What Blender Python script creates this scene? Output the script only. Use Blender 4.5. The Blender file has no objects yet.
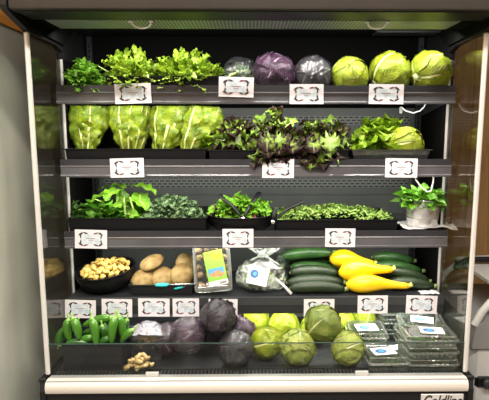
import bpy, math, random
from mathutils import Vector, Matrix, Euler, noise
R = random.Random(7)
PI = math.pi
V = Vector
sc = bpy.context.scene
col = sc.collection

# ------------------------------------------------------------------ camera
F = 500.0
CAM_D, PITCH, YAW, SHIFT, CAM_X, CAM_Z = 1.9557, 0.1437, 0.0126, 12.74, -0.0264, 1.5
cam_d = bpy.data.cameras.new('camera')
cam = bpy.data.objects.new('camera', cam_d)
col.objects.link(cam)
cam.location = (CAM_X, -CAM_D, CAM_Z)
cam.rotation_euler = Euler((PI/2 - PITCH, 0, -YAW), 'XYZ')
cam_d.sensor_fit = 'HORIZONTAL'
cam_d.sensor_width = 36.0
cam_d.lens = F/489*36
cam_d.shift_x = -SHIFT/489
cam_d.clip_start = 0.05
sc.camera = cam

_fx = V((math.cos(YAW), -math.sin(YAW), 0))
_fy = V((math.sin(YAW), math.cos(YAW), 0))
_fwd = _fy*math.cos(PITCH) + V((0, 0, -math.sin(PITCH)))
_up = _fy*math.sin(PITCH) + V((0, 0, math.cos(PITCH)))
_C = V((CAM_X, -CAM_D, CAM_Z))
def at(x, y, Y):
    """measured point of the photograph on the upright plane at depth Y"""
    d = _fwd + _fx*((x-244.5-SHIFT)/F) + _up*((200-y)/F)
    return _C + d*((Y+CAM_D)/d.y)
def on(x, y, Z):
    """measured point of the photograph on the level plane at height Z"""
    d = _fwd + _fx*((x-244.5-SHIFT)/F) + _up*((200-y)/F)
    return _C + d*((Z-CAM_Z)/d.z)

# ------------------------------------------------------------------ materials
class N:
    def __init__(s, name):
        s.m = bpy.data.materials.new(name); s.m.use_nodes = True
        s.t = s.m.node_tree; s.t.nodes.clear()
        s.out = s.t.nodes.new('ShaderNodeOutputMaterial')
    def n(s, typ, **kw):
        x = s.t.nodes.new(typ)
        for k, v in kw.items(): setattr(x, k, v)
        return x
    def put(s, sock, v):
        if v is None: return
        if isinstance(v, bpy.types.NodeSocket): s.t.links.new(v, sock)
        elif isinstance(v, (tuple, list)) and len(v) == 3 and sock.type == 'RGBA': sock.default_value = (*v, 1)
        else: sock.default_value = v
    def math(s, op, a, b=None, c=None, clamp=False):
        x = s.n('ShaderNodeMath', operation=op, use_clamp=clamp)
        for i, v in enumerate((a, b, c)): s.put(x.inputs[i], v)
        return x.outputs[0]
    def mix(s, f, a, b):
        x = s.n('ShaderNodeMix', data_type='RGBA')
        s.put(x.inputs[0], f); s.put(x.inputs[6], a); s.put(x.inputs[7], b)
        return x.outputs[2]
    def step(s, v, a, b, lo=0.0, hi=1.0):
        x = s.n('ShaderNodeMapRange', interpolation_type='SMOOTHSTEP')
        s.put(x.inputs[0], v); s.put(x.inputs[1], a); s.put(x.inputs[2], b); s.put(x.inputs[3], lo); s.put(x.inputs[4], hi)
        return x.outputs[0]
    def noise(s, scale, detail=3, vec=None, dist=0.0):
        x = s.n('ShaderNodeTexNoise')
        x.inputs['Scale'].default_value = scale; x.inputs['Detail'].default_value = detail; x.inputs['Distortion'].default_value = dist
        if vec is None: vec = s.n('ShaderNodeTexCoord').outputs['Object']
        s.t.links.new(vec, x.inputs['Vector'])
        return x.outputs[0]
    def bump(s, h, strength=.3, dist=.01):
        x = s.n('ShaderNodeBump'); x.inputs['Strength'].default_value = strength; x.inputs['Distance'].default_value = dist
        s.t.links.new(h, x.inputs['Height']); return x.outputs[0]
    def bsdf(s, color, rough=.5, metal=0., normal=None, spec=.5, emit=None, estr=0.):
        p = s.n('ShaderNodeBsdfPrincipled')
        s.put(p.inputs['Base Color'], color); s.put(p.inputs['Roughness'], rough); s.put(p.inputs['Metallic'], metal)
        s.put(p.inputs['Specular IOR Level'], spec)
        if normal is not None: s.t.links.new(normal, p.inputs['Normal'])
        if emit: s.put(p.inputs['Emission Color'], emit); p.inputs['Emission Strength'].default_value = estr
        return p.outputs[0]
    def done(s, sh):
        s.t.links.new(sh, s.out.inputs['Surface']); return s.m

def plain(name, c, rough=.5, metal=0., c2=None, scale=20., bump=0., spec=.5, detail=4):
    k = N(name); color = c; nrm = None
    if c2 is not None or bump:
        nz = k.noise(scale, detail)
        if c2 is not None: color = k.mix(k.step(nz, .35, .65), c, c2)
        if bump: nrm = k.bump(nz, bump)
    return k.done(k.bsdf(color, rough, metal, nrm, spec))

def leaf_mat(name, base, alt, vein, midrib=.08, sides=.6, nside=7., slope=.6, rough=.45, trans=.25, edge=None, edge_from=.5, nscale=25., spec=.4, tipc=None, bumpk=.5, bumpd=.004):
    k = N(name)
    uv = k.n('ShaderNodeTexCoord').outputs['UV']
    sp = k.n('ShaderNodeSeparateXYZ'); k.t.links.new(uv, sp.inputs[0])
    u = k.math('MULTIPLY', k.math('ABSOLUTE', k.math('SUBTRACT', sp.outputs[0], .5)), 2.)
    v = sp.outputs[1]
    w = k.math('MULTIPLY', k.math('SUBTRACT', 1.05, v), midrib)
    mid = k.math('SUBTRACT', 1., k.step(k.math('SUBTRACT', u, w), 0., .06))
    nz = k.noise(nscale, 4)
    t = k.math('MULTIPLY', k.math('SUBTRACT', v, k.math('MULTIPLY', u, slope)), nside)
    t = k.math('ADD', t, k.math('MULTIPLY', nz, .5))
    s = k.math('MULTIPLY', k.math('ABSOLUTE', k.math('SUBTRACT', k.math('FRACT', t), .5)), 2.)
    side = k.math('MULTIPLY', k.step(s, .82, 1.), k.math('SUBTRACT', 1., k.math('MULTIPLY', u, .6)))
    side = k.math('MULTIPLY', side, sides)
    mask = k.math('MAXIMUM', mid, side, clamp=True)
    n2 = k.noise(nscale*4.5, 3)
    c = k.mix(k.step(k.math('ADD', k.math('MULTIPLY', nz, .6), k.math('MULTIPLY', n2, .4)), .36, .62), base, alt)
    if edge is not None:
        d = k.math('MAXIMUM', u, v)
        c = k.mix(k.step(k.math('ADD', d, k.math('MULTIPLY', k.math('SUBTRACT', nz, .5), 1.2)), edge_from, edge_from+.35), c, edge)
    c = k.mix(mask, c, vein)
    if tipc is not None:
        c = k.mix(k.step(v, 0., .35), tipc, c)
    nb = k.bump(k.math('ADD', k.math('MULTIPLY', mask, -1.), nz), bumpk, bumpd)
    p = k.bsdf(c, rough, 0., nb, spec)
    if trans > 0:
        tr = k.n('ShaderNodeBsdfTranslucent'); k.put(tr.inputs[0], c)
        mx = k.n('ShaderNodeMixShader'); mx.inputs[0].default_value = trans
        k.t.links.new(p, mx.inputs[1]); k.t.links.new(tr.outputs[0], mx.inputs[2]); p = mx.outputs[0]
    return k.done(p)

def clear(name, tint=(.95, .97, .96), gloss=.05, power=4., rough=.04, haze=None, haze_amt=0., bump=0., bscale=40., gmax=.9):
    """thin see-through sheet: transparent plus a mirror-like sheen that grows towards grazing angles"""
    k = N(name)
    lw = k.n('ShaderNodeLayerWeight'); lw.inputs[0].default_value = .5
    fac = k.math('ADD', k.math('MULTIPLY', k.math('POWER', lw.outputs['Facing'], power), gmax), gloss, clamp=True)
    tr = k.n('ShaderNodeBsdfTransparent'); k.put(tr.inputs[0], tint)
    gl = k.n('ShaderNodeBsdfGlossy'); gl.inputs['Roughness'].default_value = rough; k.put(gl.inputs[0], (.95, .95, .95))
    if bump:
        nb = k.bump(k.noise(bscale, 5, dist=1.), bump, .01); k.t.links.new(nb, gl.inputs['Normal'])
    body = tr.outputs[0]
    if haze is not None:
        df = k.n('ShaderNodeBsdfDiffuse'); k.put(df.inputs[0], haze)
        m0 = k.n('ShaderNodeMixShader')
        if bump:
            k.put(m0.inputs[0], k.math('MULTIPLY', k.step(k.noise(bscale*.7, 5, dist=1.5), .4, .75), haze_amt*2))
        else: m0.inputs[0].default_value = haze_amt
        k.t.links.new(body, m0.inputs[1]); k.t.links.new(df.outputs[0], m0.inputs[2]); body = m0.outputs[0]
    m1 = k.n('ShaderNodeMixShader'); k.put(m1.inputs[0], fac)
    k.t.links.new(body, m1.inputs[1]); k.t.links.new(gl.outputs[0], m1.inputs[2])
    return k.done(m1.outputs[0])

def perforated(name, c, hole, w=.02, h=.008, mortar=.004, rough=.5):
    k = N(name)
    br = k.n('ShaderNodeTexBrick')
    mp = k.n('ShaderNodeMapping'); mp.inputs['Rotation'].default_value = (PI/2, 0, 0)
    k.t.links.new(k.n('ShaderNodeTexCoord').outputs['Object'], mp.inputs[0]); k.t.links.new(mp.outputs[0], br.inputs['Vector'])
    k.put(br.inputs['Color1'], hole); k.put(br.inputs['Color2'], hole); k.put(br.inputs['Mortar'], c)
    br.inputs['Scale'].default_value = 1.; br.inputs['Mortar Size'].default_value = mortar; br.inputs['Mortar Smooth'].default_value = .1
    br.inputs['Brick Width'].default_value = w; br.inputs['Row Height'].default_value = h
    return k.done(k.bsdf(br.outputs[0], rough))

def wood(name, c1, c2, board=.0, axis='Z'):
    k = N(name)
    tc = k.n('ShaderNodeTexCoord').outputs['Object']
    mp = k.n('ShaderNodeMapping'); mp.inputs['Scale'].default_value = (1, 1, .08) if axis == 'Z' else ((1, .08, 1) if axis == 'Y' else (.08, 1, 1))
    k.t.links.new(tc, mp.inputs[0])
    nz = k.noise(22, 5, mp.outputs[0], 1.5)
    c = k.mix(k.step(nz, .3, .7), c1, c2)
    return k.done(k.bsdf(c, .45, 0., k.bump(nz, .15)))

M = {}
M['wall'] = plain('painted_wall', (.54, .55, .475), .75, c2=(.50, .51, .44), scale=3, bump=.03)
M['oak'] = wood('orange_wood', (.85, .36, .07), (.62, .24, .045), axis='Y')
M['panel'] = wood('brown_wood', (.26, .15, .055), (.17, .09, .03), axis='Z')
M['tile'] = plain('floor_tile', (.22, .20, .18), .4, c2=(.18, .165, .15), scale=6)
M['ceil'] = plain('ceiling_paint', (.6, .58, .54), .8)
M['case_black'] = plain('black_case_metal', (.009, .009, .010), .45, spec=.25)
M['fascia'] = plain('brown_black_fascia', (.028, .0235, .0195), .5, c2=(.024, .0205, .017), scale=4, spec=.3)
M['liner'] = plain('black_liner', (.004, .004, .004), .85, spec=.04)
M['grey'] = plain('grey_liner_metal', (.085, .094, .091), .45, c2=(.072, .080, .078), scale=8)
M['darkgrey'] = plain('charcoal_metal', (.020, .022, .025), .45, spec=.3)
M['perf'] = perforated('perforated_grey', (.15, .16, .157), (.004, .004, .004), .029, .0150, .0042)
M['comb'] = perforated('honeycomb_grille', (.34, .38, .36), (.11, .13, .12), .014, .007, .002)
M['rail'] = plain('grey_rail_plastic', (.10, .098, .105), .22, c2=(.075, .074, .08), scale=5)
M['rail_low'] = plain('dark_rail_plastic', (.034, .038, .040), .3)
M['railtop'] = plain('smoky_rail_strip', (.028, .028, .033), .3)
M['shelf'] = plain('shelf_metal', (.20, .205, .205), .35, c2=(.17, .175, .175), scale=10)
M['silver'] = plain('brushed_aluminium', (.70, .69, .67), .32, .35)
M['white_metal'] = plain('satin_white_metal', (.64, .59, .53), .35, .1)
M['ledge'] = plain('satin_grey_metal', (.42, .44, .43), .35, .4)
M['steel'] = plain('stainless_steel', (.74, .74, .74), .26, .75, c2=(.6, .6, .6), scale=9)
M['glass'] = clear('tinted_side_glass', (.74, .74, .70), .02, 3.0, .03, gmax=.5)
M['glass_front'] = clear('front_glass', (.95, .96, .95), .015, 4., .02)
M['glass_edge'] = plain('green_glass_edge', (.03, .055, .045), .2)
M['clearclip'] = clear('clear_plastic_clip', (.9, .9, .9), .12, 3., .1, (.7, .72, .7), .45)
M['black_plastic'] = plain('black_plastic', (.005, .005, .006), .45, bump=.02, scale=60, spec=.22)
M['bin'] = plain('dark_bin_plastic', (.012, .013, .015), .4, spec=.25)
M['smoke'] = clear('smoky_clear_plastic', (.45, .46, .48), .10, 3., .08, (.08, .08, .085), .3)
M['film'] = clear('crinkled_film', (.92, .92, .93), .05, 3., .09, (.45, .45, .5), .03, 1., 46, gmax=.45)
M['bag'] = clear('milky_bag_film', (.94, .96, .94), .05, 3., .16, (.74, .82, .74), .36, .9, 28, gmax=.5)
M['clam'] = clear('clear_clamshell_plastic', (.90, .93, .90), .07, 2., .12, (.5, .55, .5), .04)
M['clam_rim'] = clear('clamshell_rim_plastic', (.80, .84, .80), .14, 1.6, .15, (.62, .66, .62), .20)
M['paper'] = plain('white_paper', (.80, .79, .77), .7)
M['sheet'] = plain('crumpled_white_sheet', (.75, .75, .74), .45, bump=.3, scale=30)
M['card'] = plain('white_card', (.70, .68, .71), .5)
M['cardpale'] = plain('pale_blue_print', (.46, .55, .62), .5, c2=(.66, .70, .73), scale=50)
M['ink'] = plain('dark_print', (.03, .025, .03), .5)
M['inkred'] = plain('red_print', (.15, .03, .045), .5)
M['inkgrey'] = plain('grey_print', (.35, .30, .33), .5)
M['blue'] = plain('blue_print', (.02, .11, .28), .5)
M['lightblue'] = plain('light_blue_print', (.08, .30, .50), .5)
M['lgreen'] = plain('green_print', (.20, .55, .05), .4)
M['lyellow'] = plain('yellow_print', (.62, .55, .03), .4)
M['lbrown'] = plain('brown_print', (.40, .18, .06), .5, c2=(.55, .32, .15), scale=150)
M['lskin'] = plain('bright_green_print', (.24, .46, .05), .4)
M['teal'] = plain('teal_silicone', (.02, .42, .45), .4)
M['cable'] = plain('white_cable', (.75, .75, .75), .4)
M['chrome'] = plain('white_chrome', (.85, .85, .82), .2, .3)
M['cart'] = plain('light_grey_plastic', (.40, .40, .39), .45)
M['cart_dark'] = plain('mid_grey_plastic', (.17, .17, .17), .45)

LIME = (.30, .52, .025)
M['cab'] = leaf_mat('green_cabbage_leaf', (.30, .36, .014), (.17, .235, .008), (.72, .72, .30), .06, .9, 9., .9, .42, .10, bumpk=1., bumpd=.010)
M['cab_pale'] = leaf_mat('pale_cabbage_leaf', (.37, .43, .09), (.22, .29, .05), (.70, .72, .40), .06, .9, 9., .9, .45, .10, bumpk=1., bumpd=.010)
M['cab_old'] = leaf_mat('dark_cabbage_leaf', (.19, .24, .04), (.10, .15, .022), (.50, .54, .22), .05, .9, 10., .9, .45, .08, bumpk=1., bumpd=.010)
M['cab_lime'] = leaf_mat('lime_lettuce_leaf', (.46, .56, .03), (.30, .42, .02), (.72, .76, .28), .07, .6, 8., .8, .42, .3, bumpk=1., bumpd=.010)
M['red'] = leaf_mat('red_cabbage_leaf', (.050, .017, .043), (.014, .006, .014), (.36, .26, .36), .035, .85, 11., .9, .40, .03, nscale=34., bumpk=1., bumpd=.010)
M['red_blue'] = leaf_mat('bloomy_red_cabbage_leaf', (.050, .044, .052), (.012, .009, .013), (.22, .21, .24), .03, .8, 11., .9, .42, .03, nscale=38., bumpk=1., bumpd=.010)
M['romaine'] = leaf_mat('romaine_leaf', (.26, .34, .008), (.08, .155, .003), (.66, .66, .27), .15, .75, 12., 1.1, .42, .22, nscale=34., bumpk=1., bumpd=.008)
M['lettuce'] = leaf_mat('green_lettuce_leaf', (.28, .43, .02), (.15, .28, .010), (.50, .60, .18), .08, .5, 8., .8, .4, .3)
M['redleaf'] = leaf_mat('red_leaf_lettuce', (.19, .28, .035), (.11, .18, .022), (.25, .29, .10), .07, .12, 6., .7, .5, .2, (.026, .012, .013), .5, 28, spec=.12)
M['greenleaf'] = leaf_mat('green_tinged_leaf', (.22, .36, .045), (.16, .28, .03), (.40, .46, .18), .09, .25, 6., .7, .42, .25, (.06, .05, .02), .85, 28)
M['celery'] = leaf_mat('celery_leaf', (.30, .43, .016), (.14, .26, .008), (.52, .60, .18), .07, .5, 5., .8, .42, .25)
M['stalk'] = plain('pale_green_stalk', (.45, .58, .18), .4, c2=(.36, .5, .12), scale=30)
M['cilantro'] = leaf_mat('cilantro_leaf', (.17, .36, .025), (.10, .25, .018), (.28, .42, .10), .06, .3, 5., .8, .45, .25)
M['spinach'] = leaf_mat('spinach_leaf', (.10, .30, .02), (.055, .19, .014), (.26, .44, .10), .07, .45, 7., .7, .32, .2)
M['collard'] = leaf_mat('bright_chard_leaf', (.22, .46, .025), (.13, .34, .018), (.50, .62, .20), .08, .45, 7., .7, .36, .3)
M['frill'] = leaf_mat('dark_frilly_leaf', (.06, .15, .025), (.04, .10, .018), (.16, .27, .08), .05, .3, 6., .7, .45, .15)
M['kale'] = leaf_mat('grey_green_kale_leaf', (.13, .22, .09), (.07, .14, .05), (.30, .38, .22), .07, .25, 6., .7, .5, .12)
M['dill'] = leaf_mat('pale_herb_leaf', (.30, .40, .17), (.18, .28, .09), (.5, .56, .34), .07, .25, 6., .7, .5, .2)
M['basil'] = leaf_mat('basil_leaf', (.14, .36, .02), (.08, .25, .015), (.30, .48, .12), .05, .4, 6., .7, .34, .25)
M['mesclun'] = leaf_mat('salad_leaf', (.22, .48, .03), (.14, .36, .02), (.42, .58, .16), .07, .3, 5., .7, .4, .3)
M['sprout'] = leaf_mat('chopped_greens', (.27, .43, .07), (.13, .27, .03), (.62, .68, .36), .16, .2, 4., .7, .4, .25)
M['radic'] = leaf_mat('red_salad_leaf', (.16, .045, .04), (.10, .025, .03), (.40, .25, .22), .09, .3, 5., .7, .4, .15)
M['pepper'] = plain('green_pepper_skin', (.065, .21, .018), .22, c2=(.045, .15, .012), scale=14)
M['pepper_dark'] = plain('dark_pepper_skin', (.035, .125, .015), .22, c2=(.025, .09, .012), scale=14)
M['pstem'] = plain('pepper_stem', (.22, .40, .07), .45)
M['zuke'] = plain('zucchini_skin', (.015, .032, .010), .48, c2=(.009, .021, .007), scale=26)
M['zuke_l'] = plain('lighter_zucchini_skin', (.035, .105, .022), .36, c2=(.022, .070, .016), scale=26)
M['zstem'] = plain('zucchini_stem', (.20, .27, .09), .5)
M['zend'] = plain('zucchini_blossom_scar', (.35, .34, .16), .6)
M['squash'] = plain('yellow_squash_skin', (.84, .58, .006), .35, c2=(.78, .50, .004), scale=10)
M['sstem'] = plain('squash_stem', (.50, .48, .10), .5)
M['mush'] = plain('cream_mushroom_skin', (.60, .43, .11), .5, c2=(.48, .31, .06), scale=30)
M['gill'] = plain('brown_gills', (.20, .11, .05), .7)
M['porto'] = plain('tan_portobello_skin', (.30, .215, .088), .65, c2=(.175, .11, .036), scale=24, bump=.25, spec=.2)
M['shiit'] = plain('tan_mushroom_skin', (.36, .24, .12), .6, c2=(.24, .14, .06), scale=40)
M['ginger'] = plain('ginger_skin', (.60, .46, .22), .6, c2=(.36, .23, .08), scale=45, bump=.2)
M['stemcut'] = plain('pale_cut_stem', (.55, .60, .30), .6)

# ------------------------------------------------------------------ mesh builder
class MB:
    def __init__(s): s.v, s.f, s.uv, s.mi = [], [], [], []
    def add(s, vs, fs, mi=0, uvs=None):
        b = len(s.v); s.v.extend(vs)
        s.uv.extend(uvs if uvs else [(.5, .5)]*len(vs))
        for f in fs: s.f.append(tuple(i+b for i in f)); s.mi.append(mi)
    def box(s, lo, hi, mi=0, mat=None, bev=0.):
        (x0, y0, z0), (x1, y1, z1) = lo, hi
        if bev > 0:
            vs, idx = [], {}
            for iz, z in enumerate((z0, z1)):
                for iy, y in enumerate((y0, y1)):
                    for ix, x in enumerate((x0, x1)):
                        sx, sy, sz = (1, -1)[ix], (1, -1)[iy], (1, -1)[iz]
                        for a in range(3):
                            o = [sx*bev, sy*bev, sz*bev]; o[a] = 0
                            idx[(ix, iy, iz, a)] = len(vs); vs.append(V((x+o[0], y+o[1], z+o[2])))
            g = lambda ix, iy, iz, a: idx[(ix, iy, iz, a)]
            fs = []
            for a in range(3):
                b, c = (a+1) % 3, (a+2) % 3
                for sgn in (0, 1):
                    q = []
                    for (p, r) in ((0, 0), (1, 0), (1, 1), (0, 1)):
                        k = [0, 0, 0]; k[a] = sgn; k[b] = p; k[c] = r; q.append(g(*k, a))
                    fs.append(q if sgn else q[::-1])
                for p in (0, 1):
                    for r in (0, 1):
                        k0 = [0, 0, 0]; k1 = [0, 0, 0]; k0[a] = 0; k1[a] = 1; k0[b] = k1[b] = p; k0[c] = k1[c] = r
                        q = [g(*k0, b), g(*k1, b), g(*k1, c), g(*k0, c)]
                        fs.append(q if p == r else q[::-1])
            for ix in (0, 1):
                for iy in (0, 1):
                    for iz in (0, 1):
                        q = [g(ix, iy, iz, 0), g(ix, iy, iz, 1), g(ix, iy, iz, 2)]
                        fs.append(q if (ix+iy+iz) % 2 else q[::-1])
        else:
            vs = [V(p) for p in ((x0, y0, z0), (x1, y0, z0), (x1, y1, z0), (x0, y1, z0), (x0, y0, z1), (x1, y0, z1), (x1, y1, z1), (x0, y1, z1))]
            fs = [(0, 3, 2, 1), (4, 5, 6, 7), (0, 1, 5, 4), (1, 2, 6, 5), (2, 3, 7, 6), (3, 0, 4, 7)]
        if mat is not None: vs = [mat @ v for v in vs]
        s.add(vs, fs, mi)
    def tube(s, pts, rad, n=10, mi=0, squash=1., uvs=False):
        pts = [V(p) for p in pts]; k = len(pts)
        rad = rad if isinstance(rad, (list, tuple)) else [rad]*k
        vs, fs, uv = [], [], []
        ref = V((0, 0, 1))
        t0 = (pts[-1]-pts[0]).normalized()
        if abs(t0.dot(ref)) > .9: ref = V((0, 1, 0))
        for i, p in enumerate(pts):
            t = (pts[min(i+1, k-1)] - pts[max(i-1, 0)]).normalized()
            a = t.cross(ref).normalized(); b = a.cross(t).normalized()
            for j in range(n):
                th = 2*PI*j/n
                vs.append(p + (a*math.cos(th) + b*math.sin(th)*squash)*rad[i]); uv.append((j/n, i/(k-1)))
        for i in range(k-1):
            for j in range(n):
                fs.append((i*n+j, i*n+(j+1) % n, (i+1)*n+(j+1) % n, (i+1)*n+j))
        fs.append(tuple(range(n))[::-1]); fs.append(tuple((k-1)*n+j for j in range(n)))
        s.add(vs, fs, mi, uv)
    def lathe(s, prof, n=32, mi=0, mat=None, close=True, wob=None):
        vs, fs = [], []; k = len(prof)
        for i, (r, z) in enumerate(prof):
            for j in range(n):
                th = 2*PI*j/n; rr = r*(wob(th, i) if wob else 1.)
                vs.append(V((rr*math.cos(th), rr*math.sin(th), z)))
        for i in range(k-1):
            for j in range(n):
                fs.append((i*n+j, i*n+(j+1) % n, (i+1)*n+(j+1) % n, (i+1)*n+j))
        if close:
            fs.append(tuple(range(n))[::-1]); fs.append(tuple((k-1)*n+j for j in range(n)))
        if mat is not None: vs = [mat @ v for v in vs]
        s.add(vs, fs, mi)
    def prism(s, poly, a0, a1, axis='X', mi=0):
        """polygon (p,q) swept along an axis: X -> (a,p,q), Y -> (p,a,q), Z -> (p,q,a)"""
        g = {'X': lambda a, p, q: V((a, p, q)), 'Y': lambda a, p, q: V((p, a, q)), 'Z': lambda a, p, q: V((p, q, a))}[axis]
        n = len(poly)
        vs = [g(a0, *p) for p in poly] + [g(a1, *p) for p in poly]
        fs = [tuple(range(n))[::-1], tuple(range(n, 2*n))] + [(i, (i+1) % n, n+(i+1) % n, n+i) for i in range(n)]
        s.add(vs, fs, mi)
    def leaf(s, o, fwd, nrm, L, W, shape='oval', bend=.4, cup=.2, ruf=0., rfreq=3., nu=4, nv=6, mi=0, twist=0., rr=R, jit=0.):
        fwd = V(fwd).normalized(); nrm = V(nrm); nrm = (nrm - fwd*nrm.dot(fwd))
        if nrm.length < 1e-4: nrm = fwd.orthogonal()
        nrm.normalize(); side = fwd.cross(nrm).normalized()
        if twist:
            q = Matrix.Rotation(twist, 3, fwd); nrm = q @ nrm; side = q @ side
        vs, uv, fs = [], [], []
        c = V(o); ph = rr.uniform(0, 6.28); ph2 = rr.uniform(0, 6.28)
        for i in range(nv+1):
            v = i/nv; a = bend*v
            d = fwd*math.cos(a) - nrm*math.sin(a); nn = nrm*math.cos(a) + fwd*math.sin(a)
            if i: c = c + d*(L/nv)
            w = W*SHAPES[shape](v)
            for j in range(nu+1):
                u = j/nu*2-1
                e = abs(u)
                off = cup*u*u*w + ruf*W*e*e*math.sin(rfreq*2*PI*v + (ph if u < 0 else ph2))
                ex = 1. + (ruf*.25*math.sin(rfreq*4*PI*v+ph2) if e > .9 else 0)
                if jit: off += jit*noise.noise((c + side*u*w)*22 + V((ph, ph2, 0))) + jit*.5*noise.noise((c + side*u*w)*55 + V((ph2, ph, 0)))
                vs.append(c + side*u*w*ex + nn*off); uv.append((j/nu, v))
        for i in range(nv):
            for j in range(nu):
                q = i*(nu+1)+j
                fs.append((q, q+1, q+nu+2, q+nu+1))
        s.add(vs, fs, mi, uv)
    def build(s, name, mats, parent=None, smooth=True, angle=None):
        me = bpy.data.meshes.new(name)
        me.from_pydata([tuple(v) for v in s.v], [], s.f)
        mats = mats if isinstance(mats, (list, tuple)) else [mats]
        for m in mats: me.materials.append(M[m] if isinstance(m, str) else m)
        me.polygons.foreach_set('material_index', s.mi)
        uvl = me.uv_layers.new(name='UVMap')
        flat = [0.]*(2*len(me.loops))
        for i, l in enumerate(me.loops):
            flat[2*i], flat[2*i+1] = s.uv[l.vertex_index]
        uvl.data.foreach_set('uv', flat)
        me.polygons.foreach_set('use_smooth', [smooth]*len(me.polygons))
        if smooth and angle:
            try: me.set_sharp_from_angle(angle=angle)
            except Exception: pass
        me.update()
        o = bpy.data.objects.new(name, me); col.objects.link(o)
        if parent is not None: o.parent = parent
        return o

def sm(x): x = max(0., min(1., x)); return x*x*(3-2*x)
SHAPES = {
    'oval': lambda v: max(.03, math.sin(PI*min(1, v**.75*.97+.02))**.75),
    'spoon': lambda v: .07 if v < .28 else max(.04, math.sin(PI*(.08+.92*(v-.28)/.72))**.7),
    'lobed': lambda v: max(.05, math.sin(PI*min(1, .06+.93*v))**.7*(.55+.45*abs(math.sin(3.0*PI*v+.4)))),
    'long': lambda v: (.22+.78*sm(v/.62))*math.sqrt(max(.02, 1-max(0, (v-.72)/.28)**2)),
    'fan': lambda v: (.16+.84*sm(v/.75))*math.sqrt(max(.06, 1-max(0, (v-.80)/.20)**2)),
    'strip': lambda v: max(.15, 1-.8*abs(v-.4)),
}

def setp(o, label=None, cat=None, group=None, kind=None):
    if label: o['label'] = label
    if cat: o['category'] = cat
    if group: o['group'] = group
    if kind: o['kind'] = kind
    return o
def empty(name, loc, label, cat, group=None, rot=(0, 0, 0)):
    o = bpy.data.objects.new(name, None); col.objects.link(o)
    o.empty_display_size = .05
    o.location = loc; o.rotation_euler = rot
    return setp(o, label, cat, group)
def place(o, loc, rot=(0, 0, 0), scale=None):
    o.location = loc; o.rotation_euler = rot
    if scale is not None: o.scale = (scale,)*3 if isinstance(scale, (int, float)) else scale
    return o
def zmin(o):
    bpy.context.view_layer.update(); lo = 1e9
    st = [o]
    while st:
        c = st.pop(); st.extend(c.children)
        if c.type == 'MESH':
            mw = c.matrix_world
            for v in c.data.vertices: lo = min(lo, (mw @ v.co).z)
    return lo
def settle(o, z):
    o.location.z += z + .0008 - zmin(o); return o
def copy_tree(o, parent=None):
    c = o.copy(); col.objects.link(c)
    if parent is not None: c.parent = parent
    for ch in list(o.children): copy_tree(ch, c)
    return c

# ------------------------------------------------------------------ setting
def struct(name, mb, m, smooth=False):
    return setp(mb.build(name, m, None, smooth), kind='structure')
b = MB(); b.box((-1.3, -4.0, -.05), (2.6, 1.1, 0)); struct('floor', b, 'tile')
b = MB(); b.box((-1.20, -4.0, 0), (-1.12, 1.0, 1.951)); struct('wall_left', b, 'wall')
b = MB(); b.box((-1.22, -4.0, 1.951), (-1.112, 1.0, 2.9)); struct('trim_1', b, 'oak')
b = MB(); b.box((-1.20, 1.0, 0), (2.5, 1.08, 2.9))
for i in range(14): b.box((-.98+i*.25, .992, 0), (-.965+i*.25, 1.0, 2.9))
struct('wall_back', b, 'panel')
b = MB(); b.box((2.42, -4.0, 0), (2.5, 1.0, 2.9)); struct('wall_right', b, 'panel')
b = MB(); b.box((-1.3, -4.0, 2.9), (2.6, 1.1, 2.96)); struct('ceiling', b, 'ceil')

# ------------------------------------------------------------------ the refrigerated case
YS, YR, YB = .238, .348, .668           # shelf fronts, rear edge of the side glass, back panel
Z1 = [1.602, 1.285, .965, .655]         # underside of each shelf front
HS = .045                               # shelf thickness under the goods
XI = .86
SZ = [z+HS+.002 for z in Z1[:3]] + [.737]
case = empty('display_refrigerator', (0, .3, 0), 'tall black open fronted refrigerated produce case with glass sides', 'refrigerator')
def part(name, mb, m, parent=None, smooth=False, angle=None):
    o = mb.build(name, m, parent or case, smooth, angle)
    if parent is None: o.location = (0, -.3, 0)
    return o

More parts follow.
